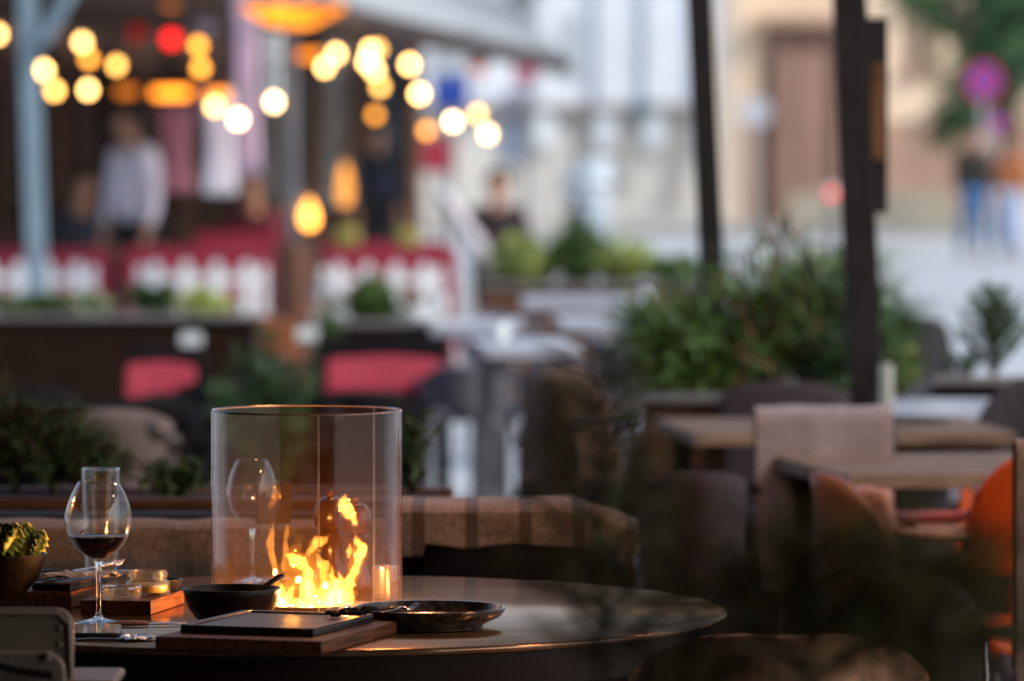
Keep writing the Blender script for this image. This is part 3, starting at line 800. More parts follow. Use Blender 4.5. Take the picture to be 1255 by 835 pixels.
# ------------------------------------------------------------------ plants
def rnd_dir(rng):
    z = rng.uniform(-1, 1); a = rng.uniform(0, 2 * PI); s = math.sqrt(1 - z * z)
    return Vector((s * math.cos(a), s * math.sin(a), z))
def leaf(b, p, d, L_, W_, rng):
    d = d.normalized(); s = d.cross(rnd_dir(rng))
    if s.length < .01: s = Vector((1, 0, 0))
    s.normalize(); n = d.cross(s)
    m_ = p + d * L_ * .5 + n * L_ * .08
    b.add([p, m_ + s * W_ / 2, p + d * L_, m_ - s * W_ / 2], [(0, 1, 2, 3)])
def bush(name, label, c, size, n, m, L_=.05, W_=.02, seed=0, cat='shrub', stems=7, m2=None, group=None, droop=.3, up=.5):
    rng = random.Random(seed)
    o = thing(name, label, cat, c, 0, group)
    st = MB(); b = MB(); b2 = MB()
    tips = []
    for i in range(stems * 3):
        a = rng.uniform(0, 2 * PI); r = rng.uniform(.15, 1) 
        top = Vector((math.cos(a) * r * size[0] / 2, math.sin(a) * r * size[1] / 2, size[2] * rng.uniform(.45, 1) * (1 - .35 * r * r)))
        mid = Vector((top.x * .35, top.y * .35, top.z * .6))
        tips.append((Vector((top.x * .05, top.y * .05, 0)), mid, top))
        st.tube([tips[-1][0], mid, top], [.006, .004, .0015], 5)
    for i in range(n):
        p0, p1, p2 = rng.choice(tips); u = rng.uniform(.15, 1)
        p = p0 * (1 - u) ** 2 + p1 * 2 * u * (1 - u) + p2 * u * u
        p += rnd_dir(rng) * rng.uniform(0, .14) * min(size)
        d = (p2 - p1).normalized() * .4 + rnd_dir(rng) + Vector((0, 0, up - droop * rng.random()))
        leaf(b2 if (m2 and rng.random() < .3) else b, p, d, L_ * rng.uniform(.6, 1.3), W_ * rng.uniform(.7, 1.2), rng)
    st.build('stem', M_bark, o)
    b.build('foliage', m, o, recalc=False, smooth=False)
    if m2: b2.build('foliage', m2, o, recalc=False, smooth=False)
    return o
def grass_clump(name, label, c, r, h, n, m, seed=0, arch=.6, w=.008, cat='ornamental grass', group=None):
    rng = random.Random(seed); b = MB()
    for i in range(n):
        a = rng.uniform(0, 2 * PI); d = Vector((math.cos(a), math.sin(a), 0)); hh = h * rng.uniform(.55, 1); rr = r * rng.uniform(.2, 1)
        base = d * rng.uniform(0, .06); s = Vector((-d.y, d.x, 0)) * w / 2
        pts = [base + d * rr * (t_ ** 2) + Vector((0, 0, hh * (t_ - arch * .45 * t_ ** 3))) for t_ in (0, .25, .5, .75, 1)]
        vs = []
        for k_, p in enumerate(pts):
            q = s * (1 - k_ / 4.3); vs += [p - q, p + q]
        b.add(vs, [(2 * k_, 2 * k_ + 1, 2 * k_ + 3, 2 * k_ + 2) for k_ in range(4)])
    o = b.build(name, m, recalc=False); o.location = c
    tag(o, label, cat, group); return o
def twig(b, nb, p0, p1, r, rng, needle=.018, dens=260, side=0, nw=.0016):
    p0, p1 = Vector(p0), Vector(p1); L_ = (p1 - p0).length
    mid = (p0 + p1) / 2 + rnd_dir(rng) * L_ * .05
    b.tube([p0, mid, p1], [r, r * .75, r * .4], 6)
    ax = (p1 - p0).normalized()
    for i in range(int(L_ * dens)):
        u = rng.random(); p = (p0 * (1 - u) ** 2 + mid * 2 * u * (1 - u) + p1 * u * u)
        d = (rnd_dir(rng) + ax * .8).normalized()
        s = d.cross(rnd_dir(rng)).normalized() * nw / 2
        l = needle * rng.uniform(.7, 1.15)
        nb.add([p - s, p + s, p + d * l], [(0, 1, 2)])
def conifer(name, label, c, h, spread, seed=0, m=None, levels=7, per=5, needle=.018, dens=260, cat='conifer', group=None, nw=.0016, r=.008, lean=(0, 0), up=.35, shape=None, sub=3):
    rng = random.Random(seed)
    o = thing(name, label, cat, c, 0, group)
    b, nb = MB(), MB()
    top = Vector((lean[0], lean[1], h))
    twig(b, nb, (0, 0, 0), top, r, rng, needle, dens * .5, nw=nw)
    for i in range(levels):
        u = .12 + .86 * i / levels
        base = top * u
        ln = spread * ((1 - u) ** .7 if shape is None else shape(u)) + .02
        for k_ in range(per):
            a = 2 * PI * (k_ + rng.random() * .7) / per + i
            d = Vector((math.cos(a), math.sin(a), up + rng.uniform(-.15, .25)))
            e = base + d.normalized() * ln * rng.uniform(.75, 1.1)
            twig(b, nb, base, e, r * .5, rng, needle, dens, nw=nw)
            for q in range(sub):
                uu = .35 + .2 * q; s0 = base + (e - base) * uu
                dd = (d.normalized() + rnd_dir(rng) * .8).normalized()
                twig(b, nb, s0, s0 + dd * ln * .38, r * .3, rng, needle, dens, nw=nw)
    b.build('trunk', M_bark, o); nb.build('crown', m or M_needle, o, recalc=False, smooth=False)
    return o
# conifers in the planter box, left
ztp = zpr
for i, (px, py, sp, s) in enumerate(((18, 500, .11, 1), (62, 508, .12, 2), (105, 540, .09, 3), (-25, 470, .12, 4))):
    conifer('dwarf_conifer', ['bushy dark green conifer at the left edge behind the salad bowl', 'rounded dark green conifer above the red wine glass', 'small dark conifer right of the taller ones over the wine glass', 'tall dark conifer cut by the left edge'][i],
            (X_(px, Yp), Yp, ztp), Z_(py, Yp) - ztp + .015, sp, s, levels=9, per=6, needle=.02, dens=330, nw=.0022, group='conifers in the planter box', shape=lambda u: (1 - u) ** .5)
bush('low_shrub', 'low dark leafy plant in the planter between wine glass and cylinder', (X_(205, Yp), Yp, ztp), (.16, .16, .075), 700, M_leafD, .022, .010, 5)
bush('low_shrub', 'small dark green plant behind the glass cylinder by the planter end', (X_(505, Yp + .05), Yp + .05, ztp), (.09, .12, .15), 260, M_leafD, .03, .012, 6)

# near, wildly blurred conifers between camera and table
FN = M_olive
G = 'blurred conifers near the camera'
conifer('potted_conifer', 'thin out of focus conifer sprig close to the camera, right of the plate', at(740, 865, 4.0), .275, .085, 21, FN, 11, 5, .030, 170, 'conifer', G, .0017, .0048, (-.006, 0), .6, lambda u: .75 + .6 * u if u < .5 else 1.35 - u, 2)
conifer('potted_conifer', 'wide out of focus conifer close to the camera at the lower right', at(985, 880, 3.8), .130, .115, 22, FN, 9, 6, .030, 135, 'conifer', G, .0017, .0045, (.01, 0), .5, lambda u: 1.1 - .5 * u, 2)
conifer('potted_conifer', 'out of focus conifer near the camera filling the lower right corner', at(1135, 880, 3.7), .120, .10, 23, FN, 9, 6, .030, 135, 'conifer', G, .0017, .0045, (0, 0), .5, lambda u: 1.1 - .5 * u, 2)
conifer('potted_conifer', 'small out of focus conifer tips near the camera below the table rim', at(840, 890, 3.9), .12, .07, 24, FN, 6, 5, .028, 110, 'conifer', G, .0016, .004, (0, 0), .4, lambda u: 1.0, 2)
cfp = thing('planter_box', 'dark wooden planter trough just below the view near the camera', 'planter', (X_(950, 3.85), 3.85, 0), 0, 'wooden planter boxes')
zc = at(950, 890, 3.85).z
MB().box((0, 0, zc / 2), (.40, .30, zc - .02)).build('trough', M_planter_dk, cfp, .004)

# ------------------------------------------------------------------ tables right of the fire table
def rect_table(label, c, w, d, rz, mt, h=.75, th=.035, ml=None, group='square and oblong café tables', pedestal=False):
    o = thing('cafe_table', label, 'table', (c[0], c[1], 0), rz, group)
    tbm = MB(); nb_ = max(3, round(d / .12)) if mt is M_oak else 1
    for k_ in range(nb_): tbm.box((0, -d / 2 + (k_ + .5) * d / nb_, h - th / 2 + (.0008 if k_ % 2 else 0)), (w - (.002 * (k_ % 3) if nb_ > 1 else 0), d / nb_ - (.005 if nb_ > 1 else 0), th))
    tbm.build('tabletop', mt, o, .003)
    ml = ml or M_darksteel
    if pedestal:
        MB().tube([(0, 0, .02), (0, 0, h - th)], .03, 14).build('pedestal', ml, o)
        MB().lathe([(0, 0.006), (.22, .006), (.21, .018), (.05, .03), (0, .03)], seg=32).build('foot', ml, o)
    else:
        for sx in (-1, 1):
            for sy in (-1, 1):
                MB().box((sx * (w / 2 - .06), sy * (d / 2 - .06), (h - th) / 2 + .003), (.045, .045, h - th - .006)).build('leg', ml, o, .003)
    return o
def corner_table(label, fl_, w, d, rz, *a, **k_):
    c = Vector(fl_).xy + Vector((math.cos(rz), math.sin(rz))) * w / 2 + Vector((-math.sin(rz), math.cos(rz))) * d / 2
    return rect_table(label, c, w, d, rz, *a, **k_)
tb = corner_table('oak topped table at the right edge with two orange chairs', on(1040, 583, .75).xy, 1.1, .72, R(10), M_oak, th=.030, ml=M_planter_dk)
corner_table('pinkish wooden table under the mauve blanket, before the ferns', on(850, 532, .75).xy, .75, .7, R(6), M_oak, th=.028, ml=M_planter_dk)
corner_table('grey topped table at the right edge behind the oak one', (X_(1095, 12.6), 12.6), .8, .8, R(3), M_grey_top)
# chairs there
make_chair('orange armchair facing left at the right edge', 'chair', (X_(1232, 9.75), 9.78, 0), R(24), M_orange, M_orange, M_darksteel, w=.30, h=.84, arms=True, armm=M_orange, rnd=.35, z0=.60, armz=.69, group='orange chairs')
make_chair('orange chair half hidden behind the oak table near the right edge', 'chair', (X_(1236, 12.1), 12.1, 0), R(70), M_orange, w=.26, h=.84, arms=False, rnd=.35, group='orange chairs')
make_chair('orange framed black chair behind the left end of the oak table', 'chair', (X_(1080, 11.85), 11.85, 0), R(180), M_charcoal, w=.36, h=Z_(515, 11.9), arms=True, armm=M_orange, rnd=.05, curve=-.02, group='dark chairs at the right')
make_chair('brown leather armchair with dusty pink cushion left of the oak table', 'chair', (X_(1160, 9.7), 9.7, 0), R(-74), M_browncush, M_charcoal, M_browncush, w=.19, h=.79, arms=True, armm=M_browncush, cushion=M_pinkcush, rnd=.3, group='brown chairs')
make_chair('black chair behind the far grey table, top just showing', 'chair', (X_(1240, 12.0), 12.0, 0), R(150), M_charcoal, w=.34, h=.86, arms=False, rnd=.3, group='dark chairs at the right')
make_chair('pale grey fabric chair behind the far grey table at the right', 'chair', (X_(1215, 13.75), 13.95, 0), R(180), M_greyfab, w=.40, h=Z_(470, 13.9), arms=False, rnd=.15, curve=-.02, group='grey chairs')
make_chair('tall charcoal armchair beside the dark post with the panel', 'chair', (X_(1092, 19), 19, 0), R(20), M_charcoal, w=.34, h=Z_(388, 18.9), arms=True, rnd=.35, group='dark chairs at the right')
make_chair('plum chair with a low wide back in front of the ferns', 'chair', (X_(970, 13.0), 13.1, 0), R(180), M_plum, w=.34, h=Z_(474, 13.1), arms=False, rnd=.15, curve=-.02, group='dark chairs at the right')
make_chair('dark plum chair left of the mauve blanket', 'chair', (X_(832, 10.2), 10.2, 0), R(10), M_plum, M_plum, M_plum, w=.185, h=.77, arms=False, rnd=.06, z0=.34, group='dark chairs at the right')
make_chair('thin black metal chair between plum chair and mauve blanket', 'chair', (X_(905, 11.0), 11.0, 0), R(-30), M_bench, w=.22, h=.70, arms=True, rnd=.3, group='dark chairs at the right')
bcz_ = Z_(499, 10.9)
make_chair('chair hidden under the long mauve blanket', 'chair', (X_(1008, 10.95), 11.12, 0), R(4), M_plum, w=.27, h=bcz_ - .02, arms=False, rnd=.05, curve=.01, group='dark chairs at the right')
blanket('long mauve wool blanket hanging over a chair back before the oak table', X_(925, 10.9), X_(1092, 10.9), 10.88, bcz_, Z_(727, 10.8), .5, M_blank3, .045, seed=2, fold=.010)
blanket('brown wool blanket hanging at the right edge in front of the orange armchair', X_(1244, 8.8), X_(1400, 8.8), 8.8, Z_(540, 8.8), .35, .5, M_blank2, .04, seed=5, fold=.010)
make_chair('chair behind the right edge under the brown blanket', 'chair', (X_(1325, 8.8), 9.03, 0), R(0), M_plum, w=.22, h=Z_(552, 8.8), arms=False, rnd=.05, curve=.01, group='dark chairs at the right')
# blue grey cloth
o = MB().grid(lambda u, v: Vector((X_(1066, 10.1) + .055 * u, .012 * math.sin(u * 8), Z_(682, 10.1) + (Z_(600, 10.1) - Z_(682, 10.1)) * v - .01 * u)), 14, 12).build('hanging_cloth', mat('blue_grey_cloth', (.16, .17, .22), .9), solid=.01)
o.location = (0, 10.42, 0); tag(o, 'blue grey cloth hanging under the edge of the oak table', 'cloth')
# bottle / glass at x 1085
o = tumbler('carafe', 'pale glass carafe catching the light on the grey table', (X_(1087, 12.9), 12.9, .7505), .018, .016, Z_(447, 12.9) - .75, m=thin_glass('milky_glass', (.8, .85, .82), 1.5, .35, .1), cat='carafe')

# ------------------------------------------------------------------ centre tables and chairs
for i, (px, Y, w, d, lab) in enumerate(((527, 19.0, .30, 1.0, 'grey café table right of the red cushioned bench'), (594, 16.9, .32, .9, 'nearer grey café table in the middle of the terrace'),
        (690, 19.4, .50, 1.0, 'grey café table before the bright yellow green grasses'), (640, 22.4, .5, .7, 'grey café table behind the two centre ones'), (860, 23, .5, .7, 'grey café table half hidden by the ferns'))):
    corner_table(lab, (X_(px, Y), Y), w, d, R((i * 7) % 9 - 3), M_grey_top, ml=M_greymetal, pedestal=(i % 2 == 0))
cc = [(562, 18.4, 5, .42, 'mauve grey chair in front of the table by the red bench'), (672, 18.6, 15, .42, 'mauve grey chair seen between the two centre tables'),
      (742, 17.0, -25, .46, 'mauve grey armchair left of the ferns with a curved back'), (690, 16.2, 6, .36, 'mauve grey chair in front of the nearer centre table'),
      (600, 24.0, 180, .46, 'mauve grey chair behind the table by the red bench'), (800, 20.4, -60, .42, 'mauve grey chair beside the table before the grasses'), (760, 24.2, 175, .42, 'mauve grey chair behind the table before the grasses')]
proto = None
for i, (px, Y, rz, w, lab) in enumerate(cc):
    if proto is None:
        proto = make_chair(lab, 'chair', (X_(px, Y), Y, 0), R(rz), M_mauve, w=.28, h=.64, arms=True, armz=.56, rnd=.3, group='mauve grey café chairs', ml=M_greymetal)
    else:
        dup(proto, (X_(px, Y), Y, 0), R(rz), lab)
# rattan round chair in front
rc_ = make_chair('round dark rattan chair with rim light as a pale edge behind the striped blanket', 'armchair', (X_(705, 14.6), 14.6, 0), R(-10), M_rattan, w=.27, h=.77, arms=True, rnd=.55, curve=.16, z0=.30, group='rattan armchairs', armm=M_rattan)
pts = [shell_fn(.27, .30, .77, -.21, .16, .05, .55)(k_ / 16, 1) for k_ in range(17)]
MB().tube(pts, .016, 8).build('rim', M_rattan_rimlight, rc_)  # paler edge tube stands in for rim light on the chair back
r2 = dup(rc_, (X_(800, 13.6), 13.9, 0), R(30), 'second dark rattan chair turned sideways beside the ferns'); 
# small white table things
def candle(label, px, py, Y, s=.03):
    z = .7505
    o = thing('table_lantern', label, 'lantern', (X_(px, Y), Y, z), 0, 'small white glass lanterns')
    MB().lathe([(0, 0), (s * .8, 0), (s, s * .5), (s * 1.05, s * 1.6), (s * .8, s * 2.3), (s * .7, s * 2.3)], seg=20).build('globe', M_white, o)
    MB().lathe([(0, s * 2.3), (s * .72, s * 2.3), (s * .3, s * 2.6), (0, s * 2.7)], seg=20).build('cap', M_steel, o)
candle('small white lantern on the table by the red bench', 540, 0, 20.9)
candle('small white lantern on the nearer centre table', 612, 0, 17.4)
candle('small white lantern on the table before the grasses', 790, 0, 21.3)

# ------------------------------------------------------------------ red cushions, dark benches and planters at the left
def red_bench(label, px0, px1, y0, y1, Y, grp='dark bench seats with red cushions'):
    x0, x1 = X_(px0, Y), X_(px1, Y); z1, z0 = Z_(y0, Y), Z_(y1, Y)
    o = thing('red_cushion_seat', label, 'seat', ((x0 + x1) / 2, Y, 0), 0, grp)
    w = x1 - x0
    MB().grid(lambda u, v: Vector(((u - .5) * w, -.0 + (.06) * v + .012 * math.sin(u * PI) , z0 + (z1 - z0) * v + .002 * math.sin(u * 9 + v * 3) - .012 * (2 * u - 1) ** 4)), 16, 8).build('cushion', M_redcush, o, solid=.06, bevel=.02)
    MB().box((0, .18, z0 - .05), (w * 1.15, .40, .08)).build('seat', M_bench, o, .01)
    MB().box((0, .34, z0 + .05), (w * 1.1, .05, .30)).build('backrest', M_bench, o, .01)
    for sx in (-1, 1):
        for sy in (0, .36):
            MB().box((sx * w * .5, sy, (z0 - .09) / 2), (.05, .05, z0 - .10)).build('leg', M_bench, o)
    return o
red_bench('dark seat with a square red cushion left of the cylinder', 152, 238, 447, 497, 18.6)
red_bench('wide dark seat with a long red cushion above the cylinder', 398, 542, 440, 484, 18.4)
# black chairs around
for i, (px, Y, rz, lab) in enumerate(((265, 17.6, 10, 'black wicker chair between the square red cushion and the copper heater'), (60, 17.0, -10, 'black wicker chair under the dark planter at the left'),
        (330, 16.4, 170, 'black wicker chair in front of the copper heater base'), (445, 16.9, 0, 'black wicker chair in front of the long red cushion'), (150, 16.5, 30, 'black wicker chair below the square red cushion'))):
    if i == 0:
        pb_ = make_chair(lab, 'chair', (X_(px, Y), Y, 0), R(rz), M_bench, w=.40, h=.62, arms=True, rnd=.2, z0=.26, group='black wicker chairs', armz=.55)
    else: dup(pb_, (X_(px, Y), Y, 0), R(rz), lab)
# low dark box seats
def lowbox(label, px0, px1, y0, y1, Y, m=None, d=.5, name='planter_box', cat='planter', grp='wooden planter boxes'):
    x0, x1 = X_(px0, Y), X_(px1, Y); z1, z0 = Z_(y0, Y), max(.006, Z_(y1, Y))
    o = thing(name, label, cat, ((x0 + x1) / 2, Y + d / 2, 0), 0, grp)
    w = x1 - x0
    MB().box((0, 0, (z0 + z1) / 2), (w, d, z1 - z0)).build('trough', m or M_planter_dk, o, .006)
    MB().box((0, -d / 2 + .02, z1 + .012), (w + .04, .09, .022)).build('ledge', M_ledge, o, .003)
    return o
M_ledge = mat('ledge_grey', (.16, .15, .15), .5, 0, .2, 6)
lowbox('long dark wooden planter at the left with a grey ledge', -80, 310, 392, 700, 21.2)
lowbox('dark planter box behind the long red cushion', 392, 528, 400, 700, 21.0)
lowbox('dark planter under the yellow green grasses', 590, 860, 352, 900, 27.5, M_planter, .6)
# orange brown wooden chair right of planter (copper toned)
make_chair('copper brown wooden chair in front of the patio heater', 'chair', (X_(318, 24), 24, 0), R(-25), mat('copper_wood', (.22, .07, .02), .5), w=.55, h=Z_(385, 24), arms=True, rnd=.2, group='copper brown chairs')
bush('hanging_plant', 'dark green feathery conifer between the red cushions', (X_(325, 15.4), 15.4, .30), (.34, .3, .62), 2400, M_leafD, .05, .012, 41, m2=M_needle)
bush('climbing_plant', 'narrow dark green plant right of the copper heater base', (X_(397, 20.6), 20.6, .35), (.16, .2, .50), 900, M_leafD, .05, .016, 42, m2=M_leafM)
pot = MB().lathe([(0, 0), (.12, 0), (.16, .30), (.17, .31), (.15, .315), (.14, .29), (0, .28)], seg=28).build('plant_pot', M_bench); pot.location = (X_(325, 15.4), 15.4, .006)
tag(pot, 'black round pot under the feathery conifer', 'pot')
# plants behind planters
for i, (px, Y, sx, hh, mm_, lab) in enumerate(((45, 21.5, .62, .13, M_leafM, 'row of small green plants at the far left on the planter'), (185, 21.5, .30, .16, M_leafD, 'rounded dark green plant on the left planter'),
        (245, 21.5, .22, .13, M_leafB, 'small bright green plant near the right end of the planter'), (460, 21.3, .46, .20, M_leafM, 'grey green plants in the planter above the long red cushion'), (110, 21.5, .3, .10, M_leafP, 'pale trailing plant on the left planter'))):
    bush('planter_plant', lab, (X_(px, Y), Y, Z_(392 if i != 3 else 400, Y)), (sx, .3, hh), 900, mm_, .045, .02, 60 + i, up=.7, group='plants in the left planters')
# small white signs
for px, py, Y, lab in ((234, 420, 20.3, 'small white sign on a stick before the square red cushion'), (376, 414, 20.3, 'small white sign on a stick right of the copper heater base')):
    o = thing('plant_sign', lab, 'sign', (X_(px, Y), Y, 0), 0, 'small white signs')
    MB().box((0, 0, Z_(py - 4, Y)), (.085, .008, .05)).build('panel', M_white, o, .003)
    MB().tube([(0, .008, .006), (0, .008, Z_(py, Y))], .005, 8).build('stick', M_bench, o)
# taupe seat at left near
make_chair('taupe fabric lounge chair behind the dark conifers at the left', 'armchair', (X_(128, 12.8), 12.9, 0), R(0), M_taupe, M_pinkcush, w=.30, h=Z_(500, 12.75), arms=True, rnd=.1, z0=.52, group='lounge chairs')
o = MB().ball((0, 0, 0), .035, (1, 1, .9), 20, 12).build('round_cushion', M_taupe); o.location = at(196, 527, 12.6); o.location.z = Z_(527, 12.6)
tag(o, 'small round beige cushion on the arm of the taupe lounge chair', 'cushion')

# ferns and grasses mid right
fz = Z_(500, 13.6)
fb = lowbox('wooden planter under the big green ferns', 790, 1075, 494, 800, 13.45, M_planter, .45)
zf = Z_(496, 13.45)
ferns = [(815, 13.6, .20, .26, M_leafM, None, 'fern with drooping fronds at the left end of the fern planter'), (875, 13.7, .26, .30, M_leafM, M_leafD, 'full green fern in the middle of the planter'),
         (935, 13.7, .30, .40, M_leafM, M_leafO, 'tall fern with russet leaves left of the dark post'), (1000, 13.8, .30, .42, M_leafD, M_leafM, 'dark bushy fern touching the dark post'), (1045, 13.6, .22, .28, M_leafD, None, 'dark low fern at the foot of the post')]
for i, (px, Y, s, h, a_, b_, lab) in enumerate(ferns):
    bush('fern', lab, (X_(px, Y), Y, zf), (s * 1.5, .38, h * 1.15), 950, a_, .095, .010, 80 + i, m2=b_, group='ferns in the wooden planter', droop=.9, up=.5, cat='fern', stems=12)
grass_clump('tall_grass', 'pale arching grass plumes right of the dark post', (X_(1015, 14.6), 14.6, zf), .50, .70, 1100, M_leafP, 3, .9, .009)
grass_clump('tall_grass', 'pale fine grass between the two dark posts', (X_(900, 15.4), 15.4, .3), .30, .90, 600, M_leafP, 5, .8, .009)
grass_clump('tall_grass', 'green drooping grass just right of the dark post', (X_(1085, 14.4), 14.4, zf), .30, .50, 260, M_leafM, 6, 1.1, .010)
for i, (px, hy, m_, w, lab) in enumerate(((650, 292, M_leafB, .50, 'bright yellow green grass mound left in the centre planter'), (708, 268, M_leafM, .42, 'taller olive green shrub between the two bright mounds'), (760, 290, M_leafB, .48, 'bright yellow green grass mound right in the centre planter'), (825, 318, M_leafM, .5, 'low green shrub at the right end of the centre planter'))):
    Y = 27.8
    bush('grass_mound', lab, (X_(px, Y), Y, Z_(354, Y)), (w, .5, Z_(hy, Y) - Z_(354, Y)), 1900, m_, .07, .016, 90 + i, up=1.0, droop=.5, m2=M_leafM if m_ is M_leafB else M_leafD, group='shrubs in the centre planter')
# conifer at the right edge
zcr = Z_(470, 14.2)
lowbox('dark planter box at the right edge under the upright conifer', 1150, 1300, 472, 800, 14.1, M_planter_dk, .3)
conifer('upright_conifer', 'upright dark green conifer against the bright street at the right', (X_(1218, 14.2), 14.2, zcr), Z_(350, 14.2) - zcr, .185, 31, M_needle, 6, 5, .026, 560, 'conifer', None, .0040, .009, (0, 0), .95, lambda u: 1.12 - u, 1)
conifer('upright_conifer', 'low conifer sprig left of the upright one', (X_(1180, 14.2), 14.2, zcr), .07, .08, 32, M_needle, 4, 5, .025, 300, 'conifer', None, .003, .005, (0, 0), .6, lambda u: 1 - .6 * u, 1)
bush('low_shrub', 'small yellow green plant beside the glass carafe', (X_(1112, 14.3), 14.3, zcr - .03), (.10, .12, .13), 240, M_leafB, .05, .012, 95)

# ------------------------------------------------------------------ terrace posts and an added shade canopy
cp = thing('shade_canopy', 'dark steel terrace posts, one with a panel, plus an added unseen shade canopy', 'canopy', (0, 0, 0))
def lean_post(pt, pb_, w, z_top=3.0, m=M_post, d=None):
    (pxt, pyt, Y), (pxb, pyb) = pt, pb_
    A = at(pxt, pyt, Y); B = at(pxb, pyb, Y); s = (A - B) / (A.z - B.z)
    P0 = B - s * (B.z - .006); P1 = B + s * (z_top - B.z)
    b = MB(); h = w / 2
    vs = [(P.x + sx * h, P.y + sy * h, P.z) for P in (P0, P1) for sx, sy in ((-1, -1), (1, -1), (1, 1), (-1, 1))]
    b.add(vs, [(3, 2, 1, 0), (4, 5, 6, 7), (0, 1, 5, 4), (1, 2, 6, 5), (2, 3, 7, 6), (3, 0, 4, 7)])
    return b
p1 = lean_post((857, 0, 15.2), (871, 300), .074).build('post', M_post, cp, .004)
p2 = lean_post((1041, 0, 13.0), (1053, 280), .084).build('post', M_post, cp, .004)
A, B = at(1074, 22, 13.0), at(1076, 262, 13.0)
MB().box(((A.x + B.x) / 2, 13.0, (A.z + B.z) / 2), (.054, .04, A.z - B.z)).build('side_panel', M_post, p2, .004)
MB().box(((A.x + B.x) / 2 + .001, 12.976, (A.z + B.z) / 2 + .01), (.034, .012, (A.z - B.z) * .5)).build('panel_face', M_panel, p2, .003)
for x, y in ((-3.6, 8.6), (-3.6, 3), (2.5, 3)):
    MB().box((x, y, 1.375), (.08, .08, 2.74)).build('post', M_post, cp, .004)
MB().box((-1.5, 2.8, 2.80), (8.2, 12.0, .06)).build('shade_roof', M_awn, cp, .01)  # unseen roof put in to keep the foreground dark

# unseen building walls added to shade the terrace from behind and the sides
hb = thing('shade_walls', 'unseen dark plastered house walls added to shade the terrace around the camera', 'building', (0, 0, 0))
M_plaster = mat('dark_plaster', (.10, .07, .055), .8, 0, .2, 3)
MB().box((-.8, -3.2, 4), (10.6, .4, 8)).build('wall', M_plaster, hb)
MB().box((-6.1, 3.2, 4), (.4, 12.4, 8)).build('wall', M_plaster, hb)
MB().box((4.3, -1.2, 4), (.4, 3.6, 8)).build('wall', M_plaster, hb)
dr = MB().box((0, -2.985, 1.05), (1.2, .03, 2.1)).build('door', M_planter_dk, hb)
MB().tube([(.45, -2.94, 1.0), (.45, -2.92, 1.05), (.45, -2.94, 1.15)], .012, 8).build('handle', M_steel, dr)
for x in (-2.6, 2.4):
    w_ = MB().box((x, -2.985, 1.7), (1.3, .03, 1.3)).build('window', M_bluephone, hb)
    MB().box((x, -2.965, 1.03), (1.5, .12, .05)).build('sill', M_ledge, w_)

# warm heat lamps under the canopy (just above the view; they light the rail, the blankets and the near chairs; the one over the orange chairs is added to brighten the right)
for lab, x, y, z in (('amber heat lamp hanging from the canopy above the round table', 1.5, 6.6, 2.45), ('added amber fill lamp hanging from the canopy to brighten the orange chairs', 1.7, 8.5, 2.5), ('amber heat lamp hanging from the canopy above the bench and planter', -.1, 8.65, 2.5)):
    o = thing('heat_lamp', lab, 'lamp', (x, y, z), 0, 'heat lamps under the terrace canopy')
    MB().ball((0, 0, 0), .055, (1, 1, .8), 20, 12).build('bulb', M_heat, o)
    MB().lathe([(.03, .10), (.13, .0), (.14, -.02), (.135, -.02), (.12, .0), (.02, .09)], seg=36).build('shade', M_copper, o)
    MB().tube([(0, 0, .08), (0, 0, 2.76 - z)], .006, 8).build('cord', M_black, o)
# ------------------------------------------------------------------ patio heater
hY = 30
ht = thing('patio_heater', 'mushroom patio heater with orange glowing head and copper base', 'patio heater', (X_(360, hY), hY, 0), 0)
zd = Z_(14, hY)
MB().lathe([(0, 0.006), (.20, .006), (.16, .03), (.108, .05), (.108, .84), (.095, .87), (.03, .89), (0, .89)], seg=36).build('base', M_copper, ht)
MB().tube([(0, 0, .88), (-.01, 0, zd - .10)], .028, 14).build('pole', M_greymetal, ht)
MB().lathe([(0, zd - .10), (.11, zd - .085), (.22, zd - .035), (.295, zd + .01), (.30, zd + .03), (0, zd + .035)], seg=48).build('glowing_mesh', emit('mesh_glow', (1, .28, .02), 1.3, .75), ht)
MB().lathe([(0, zd + .13), (.18, zd + .11), (.33, zd + .055), (.36, zd + .036), (0, zd + .04)], seg=48).build('reflector_dome', M_greymetal, ht)

# ------------------------------------------------------------------ pale blue post, picket fences, red benches
bp = thing('blue_post', 'pale blue wooden post with a diagonal brace at the upper left', 'post', (0, 0, 0))
b = lean_post((34, 0, 29), (44, 300), .105, 3.0); b.build('post', M_bluepost, bp, .006)
A, B = at(50, 52, 28.9), at(92, -20, 28.9)
MB().tube([A, B], .045, 4).build('brace', M_bluepost, bp)
def picket(label, px0, px1, y0, y1, Y):
    x0, x1 = X_(px0, Y), X_(px1, Y); z1 = Z_(y0, Y)
    o = thing('picket_fence', label, 'fence', ((x0 + x1) / 2, Y, 0), 0, 'white picket fences')
    w = x1 - x0; b = MB(); n_ = max(3, int(w / .155)); 
    for i in range(n_):
        cx = -w / 2 + (i + .5) * w / n_; hw = .040
        poly = [(cx - hw, .05), (cx + hw, .05), (cx + hw, z1 - .05), (cx, z1), (cx - hw, z1 - .05)]
        q = MB().prism(poly, -.01, .01); q.xform(Matrix.Rotation(R(90), 4, 'X')); b.add(q.v, q.f)
    b.build('pickets', M_white, o)
    for z in (.2, z1 - .12): MB().box((0, .022, z), (w, .02, .05)).build('rail', M_white, o)
    for sx in (-1, 1): MB().box((sx * w / 2, .05, z1 / 2), (.05, .05, z1 - .08)).build('post', M_white, o)
picket('white picket fence at the far left below the pale blue post', -30, 112, 318, 372, 31.0)
picket('white picket fence between blue post and patio heater', 172, 322, 318, 372, 31.0)
picket('white picket fence right of the patio heater', 398, 538, 320, 372, 31.0)
